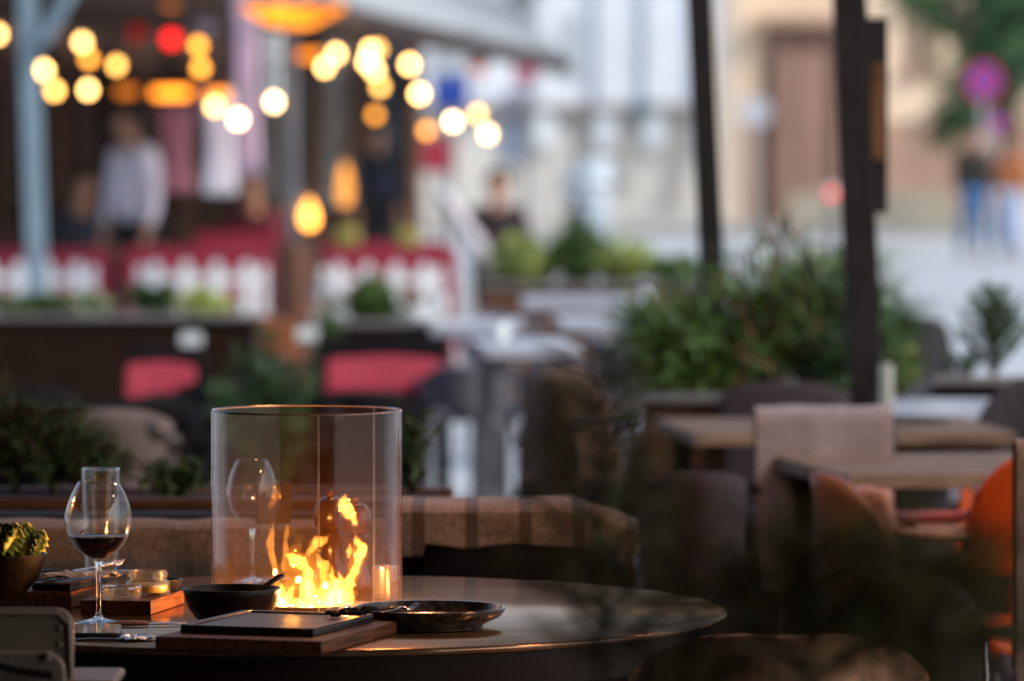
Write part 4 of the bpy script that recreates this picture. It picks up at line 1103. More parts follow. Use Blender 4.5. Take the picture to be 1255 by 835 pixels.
def redb(label, px0, px1, y0, Y):
    x0, x1 = X_(px0, Y), X_(px1, Y); z1 = Z_(y0, Y)
    o = thing('red_bench', label, 'bench', ((x0 + x1) / 2, Y, 0), 0, 'red painted benches')
    w = x1 - x0
    MB().box((0, 0, z1 - .17), (w, .04, .34), rx=R(-6)).build('backrest', M_redwood, o, .01)
    MB().box((0, .26, .45), (w, .42, .04)).build('seat', M_redwood, o, .01)
    for sx in (-1, 1):
        for sy in (.02, .42): MB().box((sx * (w / 2 - .04), sy, .218), (.05, .05, .425)).build('leg', M_redwood, o)
redb('red bench back above the far left picket fence', -40, 134, 305, 32.2)
redb('red bench back above the middle picket fence', 150, 328, 303, 32.2)
redb('red bench back above the right picket fence', 400, 560, 303, 32.2)
redb('dark red bench further back behind the patio heater', 240, 345, 285, 35.2)

# grey blurred lawn strip planters under fences : pale foliage
for i, (px, w, m_, lab) in enumerate(((50, .9, M_leafP, 'pale green plants at the foot of the far left picket fence'), (250, .8, M_leafM, 'green plants at the foot of the middle picket fence'), (465, .75, M_leafD, 'dark green plants at the foot of the right picket fence'))):
    bush('border_plant', lab, (X_(px, 29.8), 29.8, .25), (w, .3, .28), 900, m_, .06, .025, 110 + i, group='plants along the picket fences')
# slanted rail
A, B = at(538, 232, 36), at(606, 330, 36)
o = MB().tube([A, B], [.06, .06], 4).build('slanted_beam', mat('pale_beam', (.42, .42, .46), .6)); tag(o, 'pale grey beam slanting down beside the red and blue signs', 'beam')

# ------------------------------------------------------------------ restaurant across: awning, facade
aw = thing('restaurant_awning', 'brown awning with dark edge over the restaurant terrace at the upper left', 'awning', (0, 0, 0))
E0, E1 = at(330, -8, 31), at(690, 74, 50)
poly = [E0, E1, Vector((E1.x - 1.2, 53.4, E1.z + .2)), Vector((-9, 53.4, 2.95)), Vector((-9, 33, 2.75)), Vector((E0.x - 2.0, 31.2, 2.50))]
vs = [tuple(p) for p in poly] + [tuple(p + Vector((0, 0, .03))) for p in poly]
n_ = len(poly)
MB().add(vs, [tuple(range(n_))[::-1], tuple(range(n_, 2 * n_))] + [(i, (i + 1) % n_, n_ + (i + 1) % n_, n_ + i) for i in range(n_)]).build('cloth', M_awn, aw, smooth=False)
d = (E1 - E0)
b = MB().tube([E0 - Vector((0, 0, .05)), E1 - Vector((0, 0, .05))], [.06, .09], 6); b.build('edge_beam', M_awnedge, aw)
# pale cloth above the edge
b = MB().add([E0 + Vector((.03, .1, .03)), E1 + Vector((.03, .1, .03)), E1 + Vector((-.6, 1.0, .62)), E0 + Vector((-.7, 1.0, .5))], [(0, 1, 2, 3)])
b.build('upper_cloth', M_awntop, aw, solid=.02)
for P in (E1 + Vector((-1.6, 2.6, 0)), Vector((-6.5, 40, 2.6))):
    MB().box((P.x, P.y, 1.18), (.10, .10, 2.35)).build('post', M_post, aw)

fc = thing('restaurant_facade', 'dark brown timber restaurant front with windows behind the string lights', 'building', (0, 0, 0))
FY = 53.5
x0, x1 = X_(-1300, FY), X_(512, FY)
MB().box(((x0 + x1) / 2, FY + 1.3, 5.5), (x1 - x0, 2.3, 11)).build('wall', mat('dark_timber', (.10, .056, .042), .7, 0, .35, 2, (8, 8, .6)), fc)
for i, px in enumerate((-900, -700, -500, -300, -60, 5, 75, 150, 225, 305, 385, 440, 505)):
    MB().box((X_(px, FY), FY + .1, 1.7), (.16, .1, 3.4)).build('pilaster', wood('facade_wood', (.10, .05, .035), (.19, .10, .07), 3, (6, 6, .5)) if i == 0 else bpy.data.materials['facade_wood'], fc)
for px0, px1, y0, y1, m_ in ((325, 352, 60, 250, 'w'), (360, 378, 90, 250, 'w'), (392, 432, 50, 255, 'w'), (160, 215, 130, 235, 'd'), (10, 24, 40, 260, 'd'), (90, 118, 70, 240, 'd')):
    w_ = MB().box((X_((px0 + px1) / 2, FY), FY + .12, (Z_(y0, FY) + Z_(y1, FY)) / 2), (X_(px1, FY) - X_(px0, FY), .04, Z_(y0, FY) - Z_(y1, FY))).build('window', mat('pale_net_curtain', (.32, .30, .28), .8, 0, .3, 3, (6, 6, .4)) if m_ == 'w' else mat('brown_pane', (.10, .06, .05), .25, 0, .3, 2), fc)
    MB().box((X_((px0 + px1) / 2, FY), FY + .08, Z_(y1, FY) - .04), (X_(px1, FY) - X_(px0, FY) + .1, .14, .06)).build('sill', M_planter_dk, w_)
MB().box((X_(478, FY), FY + .11, 1.25), (.52, .06, 2.5)).build('door', mat('slate_blue_door', (.05, .065, .085), .5), fc)

def drape(label, px0, px1, y0, y1, Y, m, grp='hanging drapes'):
    x0, x1 = X_(px0, Y), X_(px1, Y); z1, z0 = Z_(y0, Y), Z_(y1, Y)
    o = MB().grid(lambda u, v: Vector(((u - .5) * (x1 - x0) * (1 - .25 * math.sin(v * PI)), .03 * math.sin(u * 28), z0 + (z1 - z0) * v)), 40, 10).build('curtain', m, solid=.01)
    o.location = ((x0 + x1) / 2, Y, 0); tag(o, label, 'curtain', grp)
M_lilac = mat('lilac_cloth', (.64, .50, .64), .8, 0, .25, 3)
M_lav = mat('lavender_white_cloth', (.86, .84, .95), .8, 0, .12, 3)
M_pink = mat('dusty_pink_cloth', (.55, .24, .30), .8, 0, .2, 3)
drape('lilac drape hanging left of the patio heater dome', 285, 320, -20, 215, 30.8, M_lilac)
drape('lavender white drape hanging below the lilac one', 250, 290, 105, 238, 30.6, M_lav)
drape('dusty pink drape behind the person in white', 196, 238, 130, 235, 33.6, M_pink)
drape('grey white drape right of the lilac one', 322, 345, 40, 120, 31.4, M_white)
for px, py, r_, m_, lab in ((252, 22, .14, M_lav, 'round pale lilac paper lantern hanging at the top'),):
    Y = 44; o = thing('paper_lantern', lab, 'lantern', (X_(px, Y), Y, Z_(py, Y)))
    MB().ball((0, 0, 0), r_, (1, 1, .95), 24, 14).build('globe', M_lilac, o)
    MB().tube([(0, 0, r_ * .9), (0, 0, .55)], .006, 6).build('cord', M_black, o)

# ------------------------------------------------------------------ lamps
def string_lights(label, bulbs, Y, strengths, cols, dy=None):
    o = thing('string_lights', label, 'string lights', (0, Y, 0), 0, 'strings of warm bulbs under the awning')
    P = [at(px, py, Y + (dy[i] if dy else 0)) - Vector((0, Y, 0)) for i, (px, py) in enumerate(bulbs)]
    zt_ = 2.62
    tops = [Vector((p.x, p.y, p.z + .14 + .05 * (i % 3))) for i, p in enumerate(P)]
    order = sorted(range(len(P)), key=lambda i: P[i].x)
    pts = []
    first = tops[order[0]]; pts.append(first + Vector((-.4, 0, .35)))
    for i in order: pts.append(tops[i])
    pts.append(tops[order[-1]] + Vector((.4, 0, .35)))
    MB().tube(pts, .006, 6).build('cable', M_black, o)
    for i, p in enumerate(P):
        m = bulbmat(cols[i], strengths[i] * .52)
        q = MB().lathe([(0, -.036), (.018, -.031), (.029, -.015), (.033, 0), (.026, .018), (.012, .028), (.010, .036), (0, .036)], seg=16)
        q.v = [v + p for v in q.v]; bl = q.build('bulb', m, o, angle=180)
        s_ = MB().tube([p + Vector((0, 0, .037)), p + Vector((0, 0, .065))], .013, 10); s_.build('socket', M_black, bl)
        MB().tube([p + Vector((0, 0, .065)), tops[i]], .004, 6).build('lead', M_black, bl)
_bm = {}
def bulbmat(c, s):
    k_ = (c, s)
    if k_ not in _bm:
        rgb = {'y': (1, .46, .10), 'a': (1, .36, .04), 'w': (1, .64, .32), 'p': (1, .53, .16)}[c]
        _bm[k_] = emit('bulb_%s_%d' % (c, len(_bm)), rgb, s)
    return _bm[k_]
BS = 1.0
string_lights('leftmost string of warm bulbs round the pale blue post', [(-3, 42), (54, 86), (67, 111), (101, 52), (109, 72), (108, 110), (143, 80)], 33, [18, 22, 16, 18, 9, 20, 12], 'ppypapy')
string_lights('string of warm bulbs left of the glowing patio heater', [(243, 56), (246, 83), (263, 130), (292, 146), (336, 125)], 30, [9, 9, 16, 24, 20], 'aapww')
string_lights('dense cluster of warm bulbs right of the patio heater', [(398, 82), (412, 66), (454, 62), (450, 76), (459, 86), (466, 106), (463, 60), (460, 141), (502, 79), (514, 115)], 35, [22, 22, 26, 26, 22, 12, 10, 6, 26, 30], 'pppppyyapp')
string_lights('lowest string of warm bulbs under the awning tip', [(523, 160), (555, 149), (585, 140), (598, 164)], 37, [9, 26, 13, 18], 'awpw')
def pendant(label, px, py, Y, m, r_=.06, name='pendant_lamp', grp='lamps hanging under the awning', sc=(1, 1, 1)):
    P = at(px, py, Y)
    o = thing(name, label, 'lamp', P, 0, grp)
    MB().ball((0, 0, 0), r_, sc, 20, 12).build('globe', m, o)
    MB().lathe([(0, r_ * sc[2] * 1.15), (r_ * .5, r_ * sc[2] * 1.1), (r_ * .6, r_ * sc[2] * .86), (0, r_ * sc[2] * .9)], seg=20).build('cap', M_black, o)
    MB().tube([(0, 0, r_ * sc[2] * 1.1), (0, 0, max(.2, 2.75 - P.z))], .006, 6).build('cord', M_black, o)
pendant('red glowing lamp among the warm bulbs', 210, 48, 36, emit('red_glow', (1, .015, .012), 2.4), .055)
pendant('dim dark red lamp left of the bright red one', 168, 40, 38, emit('dim_red_glow', (.5, .02, .01), .35), .07)
pendant('dim amber lamp at the top edge', 210, -1, 36, emit('dim_amber', (1, .25, .04), .5), .075)
def heater_lamp(label, px, py, Y, w, s, col=(1, .26, .02)):
    P = at(px, py, Y)
    o = thing('infrared_heater', label, 'heater', P, 0, 'glowing infrared heaters under the awning')
    MB().tube([(-w / 2, 0, 0), (w / 2, 0, 0)], .05, 12).build('glowing_tube', emit('tube_glow_%d' % int(px), col, s, .3), o)
    MB().grid(lambda u, v: Vector(((u - .5) * (w + .08), .08 * math.cos(PI * v) + .0, .02 + .075 * math.sin(PI * v))), 4, 10).build('reflector', M_copper, o, solid=.008)
    MB().tube([(0, 0, .1), (0, 0, max(.2, 2.85 - P.z))], .012, 8).build('hanger', M_black, o)
heater_lamp('faint orange infrared heater behind the person in white', 155, 110, 44, .16, .7)
heater_lamp('bright wide orange infrared heater in the middle of the awning', 210, 112, 42, .30, 3.2)
heater_lamp('orange infrared heater just behind a warm bulb, left of the lilac drape', 267, 115, 30.2, .12, 2.2)
heater_lamp('orange infrared heater behind the bulb cluster right of the dome', 380, 66, 43, .20, 1.3)
heater_lamp('small red orange infrared heater near the tip of the awning', 586, 84, 48, .12, .5, (1, .15, .03))
# lanterns
def lantern(label, px, py, Y, w, h, s, ztab=0.0):
    P = at(px, py, Y)
    o = thing('glass_lantern', label, 'lantern', (P.x, P.y, P.z - h / 2), 0, 'tall glass flame lanterns')
    MB().lathe([(0, .02), (w * .35, .03), (w * .5, h * .35), (w * .30, h * .75), (0, h)], seg=18).build('flame', emit('lantern_flame_%d' % int(px), (1, .36, .05), s, .3), o, angle=180)
    MB().lathe([(w * .8, 0), (w * .8, h * 1.15)], seg=24).build('glass_wall', M_glass, o)
    MB().lathe([(0, -.02), (w * .95, -.02), (w * .95, .0), (w * .75, .005), (0, .005)], seg=24).build('foot', M_copper, o)
    MB().lathe([(w * .85, h * 1.15), (w * .95, h * 1.15), (w * .5, h * 1.3), (0, h * 1.35)], seg=24).build('cap', M_copper, o)
    MB().tube([(0, 0, -.02), (0, 0, -(P.z - h / 2) + .03)], .018, 10).build('stand', M_darksteel, o)
    MB().lathe([(0, -(P.z - h / 2) + .006), (.16, -(P.z - h / 2) + .006), (.15, -(P.z - h / 2) + .03), (0, -(P.z - h / 2) + .035)], seg=24).build('stand_foot', M_darksteel, o)
lantern('brightest tall flame lantern above the white pickets by the heater pole', 379, 263, 36, .11, .22, 6)
lantern('dimmer orange flame lantern just left of the brightest one', 361, 252, 39, .10, .22, 1.6)
lantern('tall slim orange flame lantern right of the heater pole', 423, 226, 39, .11, .36, 1.5)
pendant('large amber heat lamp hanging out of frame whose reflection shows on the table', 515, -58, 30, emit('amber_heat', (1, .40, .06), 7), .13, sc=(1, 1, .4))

# ------------------------------------------------------------------ signs on the far left houses
def wall_sign(label, px, py, w, h, Y, m, name='hanging_sign'):
    P = at(px, py, Y)
    o = thing(name, label, 'sign', P, 0, 'hanging shop signs')
    MB().box((0, 0, 0), (w, .04, h)).build('panel', m, o, .02)
    MB().tube([(-w / 2, 0, h / 2 + .04), (w / 2, 0, h / 2 + .04)], .02, 8).build('bracket', M_black, o)
    MB().tube([(0, .06, -P.z + .006), (0, .06, h / 2 + .04)], .03, 8).build('pole', M_greymetal, o)
wall_sign('blank blue sign panel under the awning edge', 552, 114, .40, .36, 58, mat('sign_blue', (.02, .07, .40), .5))
wall_sign('blank dark red sign panel below the blue one', 537, 190, .40, .40, 59, mat('sign_red', (.36, .03, .06), .5))
wall_sign('small pink red panel beside the pale house', 644, 92, .34, .18, 70, mat('sign_pink', (.45, .08, .15), .5))

# ------------------------------------------------------------------ far houses
WY = 95
wh = thing('white_house', 'pale blue white house with pilasters and a ledge in the background centre', 'building', (0, 0, 0))
M_wh = mat('white_render', (.68, .74, .80), .8, 0, .10, .5)
M_wh2 = mat('cream_lower_wall', (.60, .60, .57), .8, 0, .12, .6)
x0, x1 = X_(120, WY), X_(872, WY)
zl = Z_(133, WY)
MB().box(((x0 + x1) / 2, WY + 1, zl + 6), (x1 - x0, 2, 12)).build('upper_wall', M_wh, wh)
MB().box(((x0 + x1) / 2, WY + 1.03, zl / 2), (x1 - x0 - .1, 2, zl - .01)).build('lower_wall', M_wh2, wh)
MB().box(((x0 + x1) / 2, WY - .08, zl), (x1 - x0, .25, .14)).build('ledge', mat('ledge_taupe', (.24, .21, .20), .8), wh)
for px in (668, 742, 802, 866):
    MB().box((X_(px, WY), WY - .06, 7.5), (.35, .2, 12)).build('pilaster', M_wh, wh)
for px, y0, y1, w, m_ in ((627, 115, 200, .40, (.20, .24, .34)), (712, 140, 240, .16, (.30, .28, .27)), (762, 150, 215, .30, (.36, .35, .33)), (828, 150, 235, .25, (.36, .35, .33)), (615, 10, 40, .9, (.16, .2, .26)), (640, -30, 5, .5, (.12, .15, .2)), (560, 10, 60, .5, (.3, .36, .42)), (700, 20, 80, .35, (.42, .48, .52))):
    w_ = MB().box((X_(px, WY), WY - .01, (Z_(y0, WY) + Z_(y1, WY)) / 2), (w, .06, Z_(y0, WY) - Z_(y1, WY))).build('window', mat('pane_%d' % px, m_, .3), wh)
    MB().box((X_(px, WY), WY - .08, Z_(y1, WY) - .04), (w + .15, .16, .07)).build('sill', M_wh2, w_)
MB().box((X_(788, WY), WY - .2, Z_(134, WY)), (.36, .1, .22)).build('house_sign', mat('teal_sign', (.05, .12, .14), .4), wh)  # small unlit sign panel at the ledge
# roof
MB().box(((x0 + x1) / 2, WY + 1, 14.6), (x1 - x0 + .6, 2.8, .3)).build('roof', M_ledge, wh)

ch = thing('sandstone_house', 'cream and sandstone house with a deep brown doorway behind the two dark posts', 'building', (0, 0, 0))
SY = 98
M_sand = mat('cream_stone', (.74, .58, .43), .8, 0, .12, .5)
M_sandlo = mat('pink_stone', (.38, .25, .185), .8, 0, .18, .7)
x0, x1 = X_(876, SY), X_(1480, SY)
zs_ = Z_(150, SY)
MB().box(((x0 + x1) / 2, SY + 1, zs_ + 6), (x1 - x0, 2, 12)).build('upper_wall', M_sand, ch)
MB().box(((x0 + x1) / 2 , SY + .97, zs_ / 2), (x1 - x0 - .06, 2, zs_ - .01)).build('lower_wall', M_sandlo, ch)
MB().box((X_(893, SY), SY - .05, 5), (.40, .2, 9.9)).build('corner_pilaster', mat('pale_cream', (.60, .54, .46), .8), ch)
# doorway: reveal frame + two leaves
dw0, dw1, dz1 = X_(938, SY), X_(1030, SY), Z_(30, SY)
MB().box(((dw0 + dw1) / 2, SY - .10, dz1 / 2), (dw1 - dw0, .18, dz1)).build('door_surround', mat('brown_stone', (.24, .145, .11), .8, 0, .15, 1), ch)
dl = MB().box(((dw0 + dw1) / 2, SY - .215, dz1 / 2 - .25), ((dw1 - dw0) * .62, .05, dz1 - .5)).build('door', mat('rosy_door', (.42, .255, .20), .6, 0, .12, .8), ch)
for k_ in (-.34, -.04, .30):
    MB().box(((dw0 + dw1) / 2 + k_ * (dw1 - dw0), SY - .26, dz1 / 2 - .2), (.16, .08, dz1 - .4)).build('door_pillar', mat('dark_stone_%d' % int(k_ * 100 + 50), (.13, .08, .065), .8), ch)
MB().box(((dw0 + dw1) / 2, SY - .3, dz1 + .05), (dw1 - dw0 + .5, .45, .16)).build('cornice', M_sandlo, ch)
for px in (1130, 1200):
    w_ = MB().box((X_(px, SY), SY - .01, 3.6), (.7, .06, 1.2)).build('window', mat('dusk_pane_%d' % px, (.3, .22, .16), .3), ch)
    MB().box((X_(px, SY), SY - .08, 2.95), (.85, .16, .08)).build('sill', M_sandlo, w_)
MB().box(((x0 + x1) / 2, SY + 1, 14.6), (x1 - x0 + .6, 2.8, .3)).build('roof', M_ledge, ch)
o = MB().box(((x0 + x1) / 2 + .5, 90.5, .35), (x1 - x0 - 1.0, .6, .69)).build('low_wall', mat('pale_yellow_stone', (.60, .54, .40), .8, 0, .15, 1), None, .03)
tag(o, 'low pale yellow stone wall along the far side of the street', 'wall')
# blue round sign
def round_sign(label, px, py, r_, Y, build_fn, zfoot=0.006, group='round signs on poles'):
    P = at(px, py, Y); o = thing('road_sign', label, 'sign', (P.x, P.y, 0), 0, group)
    MB().tube([(0, .04, zfoot), (0, .04, P.z + r_ * .8)], .035, 12).build('pole', mat('sign_pole_%d' % px, (.45, .47, .47), .4, .5), o)
    build_fn(o, P.z, r_); return o
def disc(o, z, r0, r1, y, m, nm, seg=48):
    b = MB()
    if r0 <= 0: pr = [(0, -.006), (r1, -.006), (r1, .006), (0, .006)]; b.lathe(pr, seg=seg)
    else: b.lathe([(r0, -.006), (r1, -.006), (r1, .006), (r0, .006)], seg=seg, closed=True)
    b.xform(Matrix.Translation((0, y, z)) @ Matrix.Rotation(R(90), 4, 'X'))
    return b.build(nm, m, o)
M_sblue = mat('road_blue', (.07, .07, .42), .4); M_sred = mat('road_red', (.50, .03, .08), .4); M_sback = mat('sign_back', (.45, .5, .58), .5)
def nostop(o, z, r_):
    disc(o, z, 0, r_ * .99, 0, M_sback, 'plate'); disc(o, z, r_ * .78, r_, -.014, M_sred, 'red_ring'); disc(o, z, 0, r_ * .775, -.014, M_sblue, 'blue_face')
    b = MB()
    for a in (45, -45): 
        b.box((0, -.026 - .004 * (a < 0), z), (r_ * 1.56, .006, r_ * .2), ry=R(a))
    b.build('red_cross', M_sred, o)
round_sign('round blue no stopping sign with red ring and cross on the street', 1205, 100, .27, 72, nostop)
def small_np(o, z, r_):
    disc(o, z, 0, r_ * .99, 0, M_sback, 'plate'); disc(o, z, r_ * .75, r_, -.014, M_sred, 'red_ring'); disc(o, z, 0, r_ * .745, -.014, mat('road_violet', (.32, .1, .5), .4), 'face')
round_sign('small violet red round sign on a pole right of the man in jeans', 1222, 150, .13, 78, small_np)
def bl(o, z, r_): disc(o, z, 0, r_, 0, mat('road_pale_blue', (.44, .46, .50), .5), 'plate')
round_sign('pale blue round sign left of the brown doorway', 925, 137, .24, 80, bl)
# red light on post
P = at(1019, 237, 46)
o = thing('warning_lamp', 'small red lit lamp on a grey stand left of the post with the panel', 'lamp', (P.x, P.y, 0))
MB().tube([(0, 0, .006), (0, 0, P.z - .05)], .03, 10).build('stand', M_greymetal, o)
MB().lathe([(0, .006), (.16, .006), (.15, .04), (0, .05)], seg=20).build('foot', M_greymetal, o)
q = MB().ball((0, 0, P.z), .045, seg=16, rings=10); q.build('lens', emit('red_lens', (1, .03, .02), 1.7), o)
MB().lathe([(.05, P.z + .02), (.055, P.z + .02), (.03, P.z + .07), (0, P.z + .075)], seg=16).build('hood', M_white, o)

# ------------------------------------------------------------------ trees
def tree(name, label, c, h, rad, seed, m, n=5200, L_=.16):
    rng = random.Random(seed); o = thing(name, label, 'tree', c)
    b = MB(); f_ = MB(); f2 = MB()
    b.tube([(0, 0, -.02), (.05, 0, h * .3), (0, .05, h * .55), (0, 0, h * .8)], [.22, .17, .12, .05], 10)
    tips = []
    for i in range(26):
        a = rng.uniform(0, 2 * PI); u = rng.uniform(.15, 1)
        z0 = h * (.26 + .45 * rng.random()); e = Vector((math.cos(a) * rad * u, math.sin(a) * rad * u, z0 + h * rng.uniform(-.04, .28)))
        s = Vector((0, 0, z0)); mid = (s + e) / 2 + Vector((0, 0, .3))
        b.tube([s, mid, e], [.07, .045, .02], 6); tips.append((s, mid, e))
    for i in range(n):
        s, mid, e = rng.choice(tips); u = rng.uniform(.45, 1.05)
        p = s * (1 - u) ** 2 + mid * 2 * u * (1 - u) + e * u * u + rnd_dir(rng) * abs(rng.gauss(0, .34))
        leaf(f_ if rng.random() < .7 else f2, p, rnd_dir(rng) + Vector((0, 0, -.3)), L_ * rng.uniform(.7, 1.4), L_ * .6, rng)
    b.build('trunk', M_bark, o); f_.build('crown', m, o, recalc=False, smooth=False); f2.build('crown', M_leafM, o, recalc=False, smooth=False)
M_tree = mat('tree_leaf', (.035, .085, .045), .5, 0, .3, 1, rgb2=(.06, .13, .06))
tree('street_tree', 'big leafy green tree overhanging the upper right corner', (X_(1232, 84), 84, 0), 8.0, 2.1, 5, M_tree, 15000, .19)
tree('street_tree', 'second green tree beyond the right edge of the street', (X_(1330, 88), 88, 0), 9, 1.9, 6, M_tree, 7000, .17)

# ------------------------------------------------------------------ people
def skin_mesh(name, verts, edges, radii, m, parent, root=0, sub=2):
    me = bpy.data.meshes.new(name)
    bm = bmesh.new(); lay = bm.verts.layers.skin.verify()
    vs = []
    for i, (p, r_) in enumerate(zip(verts, radii)):
        v = bm.verts.new(p); v[lay].radius = (r_, r_) if not isinstance(r_, tuple) else r_; v[lay].use_root = (i == root); vs.append(v)
    for a, b_ in edges: bm.edges.new((vs[a], vs[b_]))
    bm.to_mesh(me); bm.free(); me.materials.append(m)
    o = bpy.data.objects.new(name, me); C.objects.link(o); o.parent = parent
    md = o.modifiers.new('skin', 'SKIN'); md.use_smooth_shade = True
    md = o.modifiers.new('sub', 'SUBSURF'); md.levels = sub; md.render_levels = sub
    return o
def person(label, loc, rz, H=1.75, lean=0.0, top=None, legs=None, shoes=None, hair=None, sit=False, stride=.0, arms=None, longhair=False, skirt=False, group=None):
    """faces local -Y; lean = forward bend in radians at the hips"""
    o = thing('person', label, 'person', loc, rz, group)
    k_ = H / 1.75
    hipz = .93 if not sit else .50
    J = {}
    J['pelvis'] = Vector((0, 0, hipz))
    def tor(x, y, z):   # point of the upper body above the hips, bent forward
        c, s = math.cos(lean), math.sin(lean)
        return Vector((x, y * c - z * s, hipz + z * c + y * s))
    J['belly'] = tor(0, 0, .14); J['chest'] = tor(0, .01, .34); J['neck'] = tor(0, .0, .52); J['headb'] = tor(0, -.02, .60); J['headm'] = tor(0, -.025, .69); J['headt'] = tor(0, -.015, .78)
    for s, S in ((-1, 'l'), (1, 'r')):
        J['sh' + S] = tor(s * .17, 0, .47)
        if arms == 'work': J['el' + S] = J['sh' + S] + Vector((s * .05, -.12, -.24)); J['wr' + S] = J['el' + S] + Vector((-s * .06, -.22, -.06))
        elif sit: J['el' + S] = J['sh' + S] + Vector((s * .05, -.06, -.26)); J['wr' + S] = J['el' + S] + Vector((-s * .08, -.23, .03))
        else: J['el' + S] = J['sh' + S] + Vector((s * .05, .02 * s, -.28)); J['wr' + S] = J['el' + S] + Vector((s * .0, -.06, -.24))
        J['hp' + S] = Vector((s * .09, 0, hipz - .04))
        if sit:
            J['kn' + S] = Vector((s * .12, -.42, .50)); J['an' + S] = Vector((s * .12, -.40, .09))
        else:
            J['kn' + S] = Vector((s * .10, -.02 - s * stride * .5, .50)); J['an' + S] = Vector((s * .10, .02 - s * stride, .09 + (.04 if s * stride < 0 else 0)))
        J['to' + S] = J['an' + S] + Vector((s * .02, -.17, -.055))
    for kk_ in J: J[kk_] = J[kk_] * k_
    idx = {}; V = []; E = []; Rr = []
    def av(n_, r_, p=None):
        idx[n_] = len(V); V.append(J[n_] if p is None else p); Rr.append(r_); return idx[n_]
    for n_, r_ in (('pelvis', .12), ('belly', .115), ('chest', .13), ('neck', .055), ('headb', .062), ('headm', .088), ('headt', .070)): av(n_, r_)
    E += [(0, 1), (1, 2), (2, 3), (3, 4), (4, 5), (5, 6)]
    for S in 'lr':
        sg = -1 if S == 'l' else 1
        for n_, r_ in (('sh', .06), ('el', .043), ('wr', .028)): av(n_ + S, r_)
        E += [(2, idx['sh' + S]), (idx['sh' + S], idx['el' + S]), (idx['el' + S], idx['wr' + S])]
        d = (J['wr' + S] - J['el' + S]).normalized(); side = d.cross(Vector((0, 1, .3))).normalized()
        pm = J['wr' + S] + d * .07; J['pm' + S] = pm; av('pm' + S, .030); E.append((idx['wr' + S], idx['pm' + S]))
        for q in range(4):
            off = side * (q - 1.5) * .019; ln = (.062, .074, .07, .055)[q]
            a1 = len(V); V.append(pm + d * .025 + off); Rr.append(.0085); V.append(pm + d * (.025 + ln * .55) + off * 1.1 + Vector((0, -.01, 0))); Rr.append(.008); V.append(pm + d * (.02 + ln) + off * 1.1 + Vector((0, -.025, 0))); Rr.append(.007)
            E += [(idx['pm' + S], a1), (a1, a1 + 1), (a1 + 1, a1 + 2)]
        a1 = len(V); V.append(J['wr' + S] + d * .03 + side * -.035); Rr.append(.011); V.append(J['wr' + S] + d * .075 + side * -.055); Rr.append(.009)
        E += [(idx['wr' + S], a1), (a1, a1 + 1)]
        for n_, r_ in (('hp', .085), ('kn', .055), ('an', .038), ('to', .03)): av(n_ + S, r_)
        E += [(0, idx['hp' + S]), (idx['hp' + S], idx['kn' + S]), (idx['kn' + S], idx['an' + S]), (idx['an' + S], idx['to' + S])]
    skin_mesh('body', V, E, Rr, M_skin, o)
    g_ = lambda n_: J[n_]
    # top: torso + sleeves
    V2 = [g_('pelvis') + Vector((0, 0, -.04)), g_('belly'), g_('chest'), g_('neck') - (g_('neck') - g_('chest')) * .3]; R2 = [.165, .155, .175, .10]; E2 = [(0, 1), (1, 2), (2, 3)]
    for S in 'lr':
        a1 = len(V2); V2 += [g_('sh' + S), g_('el' + S), g_('wr' + S) - (g_('wr' + S) - g_('el' + S)) * .1]; R2 += [.085, .062, .045]; E2 += [(2, a1), (a1, a1 + 1), (a1 + 1, a1 + 2)]
    skin_mesh('jacket', V2, E2, R2, top, o)
    V3 = [g_('pelvis')]; R3 = [.135]; E3 = []
    for S in 'lr':
        a1 = len(V3); V3 += [g_('hp' + S), g_('kn' + S), g_('an' + S) + Vector((0, 0, .03))]; R3 += [.115 if not skirt else .15, .075 if not skirt else .13, .055 if not skirt else .11]; E3 += [(0, a1), (a1, a1 + 1), (a1 + 1, a1 + 2)]
    skin_mesh('trousers', V3, E3, R3, legs, o)
    for S in 'lr':
        p = g_('an' + S); t_ = g_('to' + S)
        MB().tube([p + Vector((0, .05, -.045)), p + Vector((0, -.02, -.035)), t_ + Vector((0, .03, -.005)), t_ + Vector((0, -.03, -.005))], [.035, .045, .042, .025], 12, .8).build('shoe', shoes or M_black, o)
    hm = g_('headm'); up_ = (g_('headt') - g_('headb')).normalized(); fw = Vector((0, -math.cos(lean), -math.sin(lean)))
    hb_ = MB().ball((0, 0, 0), .1, (.98, 1.08, 1.1), 20, 14)
    q = []
    for v in hb_.v:
        w = v.copy()
        if w.y < -.02 and w.z < .045: w.y = -.02 + (w.y + .02) * .25
        q.append(w)
    hb_.v = q
    hb_.xform(Matrix.Translation(hm + up_ * .025 - fw * .012) @ Matrix.Rotation(-lean, 4, 'X'))
    if longhair: hb_.tube([hm - fw * .06, hm - fw * .085 - up_ * .12, hm - fw * .08 - up_ * .28], [.08, .085, .05], 12)
    hb_.build('hair', hair or M_hair, o)
    for s in (-1, 1):
        MB().ball(hm + fw * .082 + Vector((s * .032, 0, 0)) + up_ * .01, .011, seg=10, rings=8).build('eye', M_white, o)
        MB().ball(hm + Vector((s * .088, 0, 0)), .022, (.4, .8, 1.2), 10, 8).build('ear', M_skin, o)
    MB().ball(hm + fw * .098 - up_ * .012, .014, (.8, 1, 1.5), 10, 8).build('nose', M_skin, o)
    MB().ball(hm + fw * .088 - up_ * .05, .02, (1.2, .4, .3), 10, 8).build('mouth', M_pinkcush, o)
    return o
M_shirt = mat('white_shirt', (.80, .76, .90), .8, 0, .08, 6)
M_trous = mat('black_trousers', (.014, .014, .018), .8)
M_jack = mat('dark_jacket', (.02, .02, .016), .8, 0, .2, 8)
M_jeans = mat('blue_jeans', (.035, .13, .30), .8, 0, .15, 10)
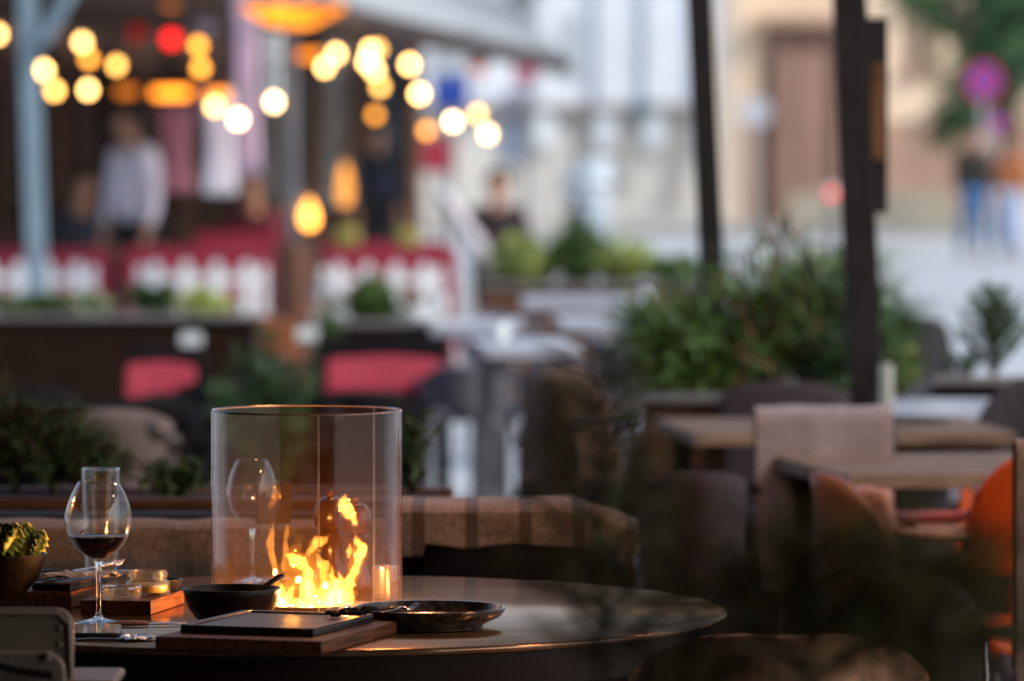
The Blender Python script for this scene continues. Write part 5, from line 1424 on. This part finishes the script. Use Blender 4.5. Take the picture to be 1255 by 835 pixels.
M_rust = mat('rust_jacket', (.42, .15, .06), .7); M_paleblue = mat('pale_blue_trousers', (.50, .58, .74), .8)
M_navy = mat('navy_coat', (.025, .03, .05), .8); M_maroon = mat('maroon_sweater', (.12, .02, .035), .8)
person('standing person in a white shirt and black trousers bending slightly at the left', (X_(172, 35.4), 35.4, 0), R(-50), 1.74, .13, M_shirt, M_trous)
person('standing man in dark jacket and blue jeans at the far right', (X_(1192, 66), 66, 0), R(12), 1.74, .02, M_jack, M_jeans, stride=.12, group='people out on the street')
person('person in rust orange top and pale blue trousers at the right edge', (X_(1240, 67), 67, 0), R(-20), 1.66, .02, M_rust, M_paleblue, stride=.08, skirt=True, longhair=True, group='people out on the street')
person('person in dark navy coat standing at the blue door', (X_(462, 50), 50, 0), R(10), 1.7, .0, M_navy, M_trous)
person('seated person in dark clothes left of the white shirted one', (X_(92, 36.4), 36.4, 0), R(40), 1.7, .12, M_navy, M_trous, sit=True, group='guests sitting across the way')
person('seated person in maroon sweater right of the lavender drape', (X_(318, 36.6), 36.6, 0), R(-30), 1.7, .10, M_maroon, M_trous, sit=True, longhair=True, group='guests sitting across the way')
person('seated person with dark hair right of the slanting beam', (X_(610, 40), 40, 0), R(0), 1.7, .10, M_plum, M_trous, sit=True, group='guests sitting across the way')
for px, Y, rz, lab in ((92, 36.5, 40, 'dark chair under the guest left of the white shirted person'), (318, 36.7, -30, 'dark chair under the guest right of the lavender drape'), (610, 40.1, 0, 'dark chair under the dark haired guest')):
    dup(pb_, (X_(px, Y), Y, 0), R(rz + 180), lab)
rect_table('wooden dining table in front of the white shirted person', (X_(130, 34.6), 34.6), .9, .6, 0, M_oak, h=.76)
# yellow cushions on the far benches
for px, py, lab in ((425, 290, 'yellow cushion on the far bench right of the lantern'), (500, 292, 'yellow cushion on the right end of the far bench')):
    P = at(px, py, 34.5)
    o = MB().box((0, 0, 0), (.17, .10, .15)).build('cushion', mat('yellow_cushion', (.22, .20, .05), .8), None, .045); o.location = P
    tag(o, lab, 'cushion', 'yellow cushions')
redb('plain red bench carrying the yellow cushions', 395, 545, 296, 34.7)

# ------------------------------------------------------------------ scooter
sc_ = thing('motor_scooter', 'white and pale blue motor scooter parked on the street in the centre', 'scooter', (X_(722, 60), 60, 0), R(8))
M_scw = mat('scooter_white', (.42, .50, .58), .3, coat=.4); M_tyre = mat('tyre', (.012, .012, .013), .8)
for y in (-.60, .60):
    w_ = MB().lathe([(.14, -.05), (.23, -.055), (.25, 0), (.23, .055), (.14, .05)], seg=36, closed=True); w_.xform(Matrix.Translation((0, y, .25)) @ Matrix.Rotation(R(90), 4, 'Y')); w_ = w_.build('wheel', M_tyre, sc_)
    q = MB().lathe([(0, -.03), (.14, -.03), (.14, .03), (0, .03)], seg=30); q.xform(Matrix.Translation((0, y, .25)) @ Matrix.Rotation(R(90), 4, 'Y')); q.build('rim', M_steel, w_)
MB().tube([(0, -.46, .98), (0, -.50, .8), (0, -.44, .45), (0, -.34, .32)], [.15, .19, .17, .10], 16, .35, Vector((1, 0, 0))).build('front_shield', M_scw, sc_)
MB().tube([(0, -.34, .31), (0, .1, .30)], [.15, .15], 12, .25, Vector((1, 0, 0))).build('footboard', M_navy, sc_)
MB().tube([(0, .05, .42), (0, .25, .56), (0, .6, .60), (0, .82, .62)], [.14, .19, .18, .06], 16, .9).build('rear_body', M_navy, sc_)
MB().tube([(0, .08, .78), (0, .3, .80), (0, .62, .83)], [.10, .14, .13], 14, .45, Vector((1, 0, 0))).build('seat', M_black, sc_)
MB().box((0, .78, 1.02), (.40, .36, .30)).build('top_box', M_scw, sc_, .06)
MB().tube([(-.30, -.40, 1.06), (-.1, -.46, 1.02), (.1, -.46, 1.02), (.30, -.40, 1.06)], .018, 8).build('handlebar', M_black, sc_)
MB().grid(lambda u, v: Vector(((u - .5) * .44, -.52 + .10 * v - .0 + .08 * (2 * u - 1) ** 2, 1.02 + .32 * v)), 10, 6).build('windscreen', M_scw, sc_, solid=.008)
MB().ball((0, -.58, .9), .065, (1, .6, 1), 16, 10).build('headlight', M_white, sc_)
for s in (-1, 1):
    MB().tube([(s * .28, -.43, 1.06), (s * .32, -.43, 1.22)], .006, 6).build('mirror_arm', M_black, sc_)
MB().tube([(.05, .0, .30), (.20, .12, .02)], .014, 8).build('kick_stand', M_steel, sc_)

# ------------------------------------------------------------------ camera, light, render
cam = bpy.data.cameras.new('camera'); co = bpy.data.objects.new('camera', cam); C.objects.link(co)
co.location = EYE; co.rotation_euler = (PI / 2 - PITCH, 0, 0)
cam.sensor_width = 36; cam.lens = F / 1255 * 36; cam.clip_end = 2000; cam.clip_start = .05
cam.dof.use_dof = True; cam.dof.focus_distance = 7.02; cam.dof.aperture_fstop = 4.3; cam.dof.aperture_blades = 0
scene.camera = co

w = bpy.data.worlds.new('World'); scene.world = w; w.use_nodes = True
nt = w.node_tree; nt.nodes.clear()
bg = nt.nodes.new('ShaderNodeBackground'); sk = nt.nodes.new('ShaderNodeTexSky'); wo = nt.nodes.new('ShaderNodeOutputWorld')
sk.sky_type = 'NISHITA'; sk.sun_disc = False; sk.sun_elevation = R(44); sk.sun_rotation = R(125); sk.air_density = 1.0; sk.dust_density = 2.5; sk.ozone_density = 1
bg.inputs[1].default_value = .13
nt.links.new(sk.outputs[0], bg.inputs[0]); nt.links.new(bg.outputs[0], wo.inputs[0])
sl = bpy.data.lights.new('sun', 'SUN'); sl.energy = 1.5; sl.angle = R(14); sl.color = (1, .93, .84)
so = bpy.data.objects.new('sun', sl); C.objects.link(so)
# sun_rotation 200 deg: direction towards the sun
el, rot = R(44), R(125)
sd_ = Vector((math.sin(rot) * math.cos(el), math.cos(rot) * math.cos(el), math.sin(el)))
so.rotation_euler = sd_.to_track_quat('Z', 'Y').to_euler()

scene.render.engine = 'CYCLES'
cy = scene.cycles
cy.use_denoising = True
try: cy.denoiser = 'OPENIMAGEDENOISE'; cy.denoising_input_passes = 'RGB_ALBEDO_NORMAL'
except Exception: pass
cy.max_bounces = 10; cy.diffuse_bounces = 3; cy.glossy_bounces = 5; cy.transmission_bounces = 8; cy.transparent_max_bounces = 32; cy.volume_bounces = 0
cy.sample_clamp_direct = 0; cy.sample_clamp_indirect = 6; cy.caustics_reflective = True; cy.caustics_refractive = True; cy.blur_glossy = .5
cy.use_adaptive_sampling = False
vs_ = scene.view_settings
vs_.view_transform = 'Standard'; vs_.look = 'None'; vs_.exposure = .75; vs_.gamma = 1; vs_.use_curve_mapping = False
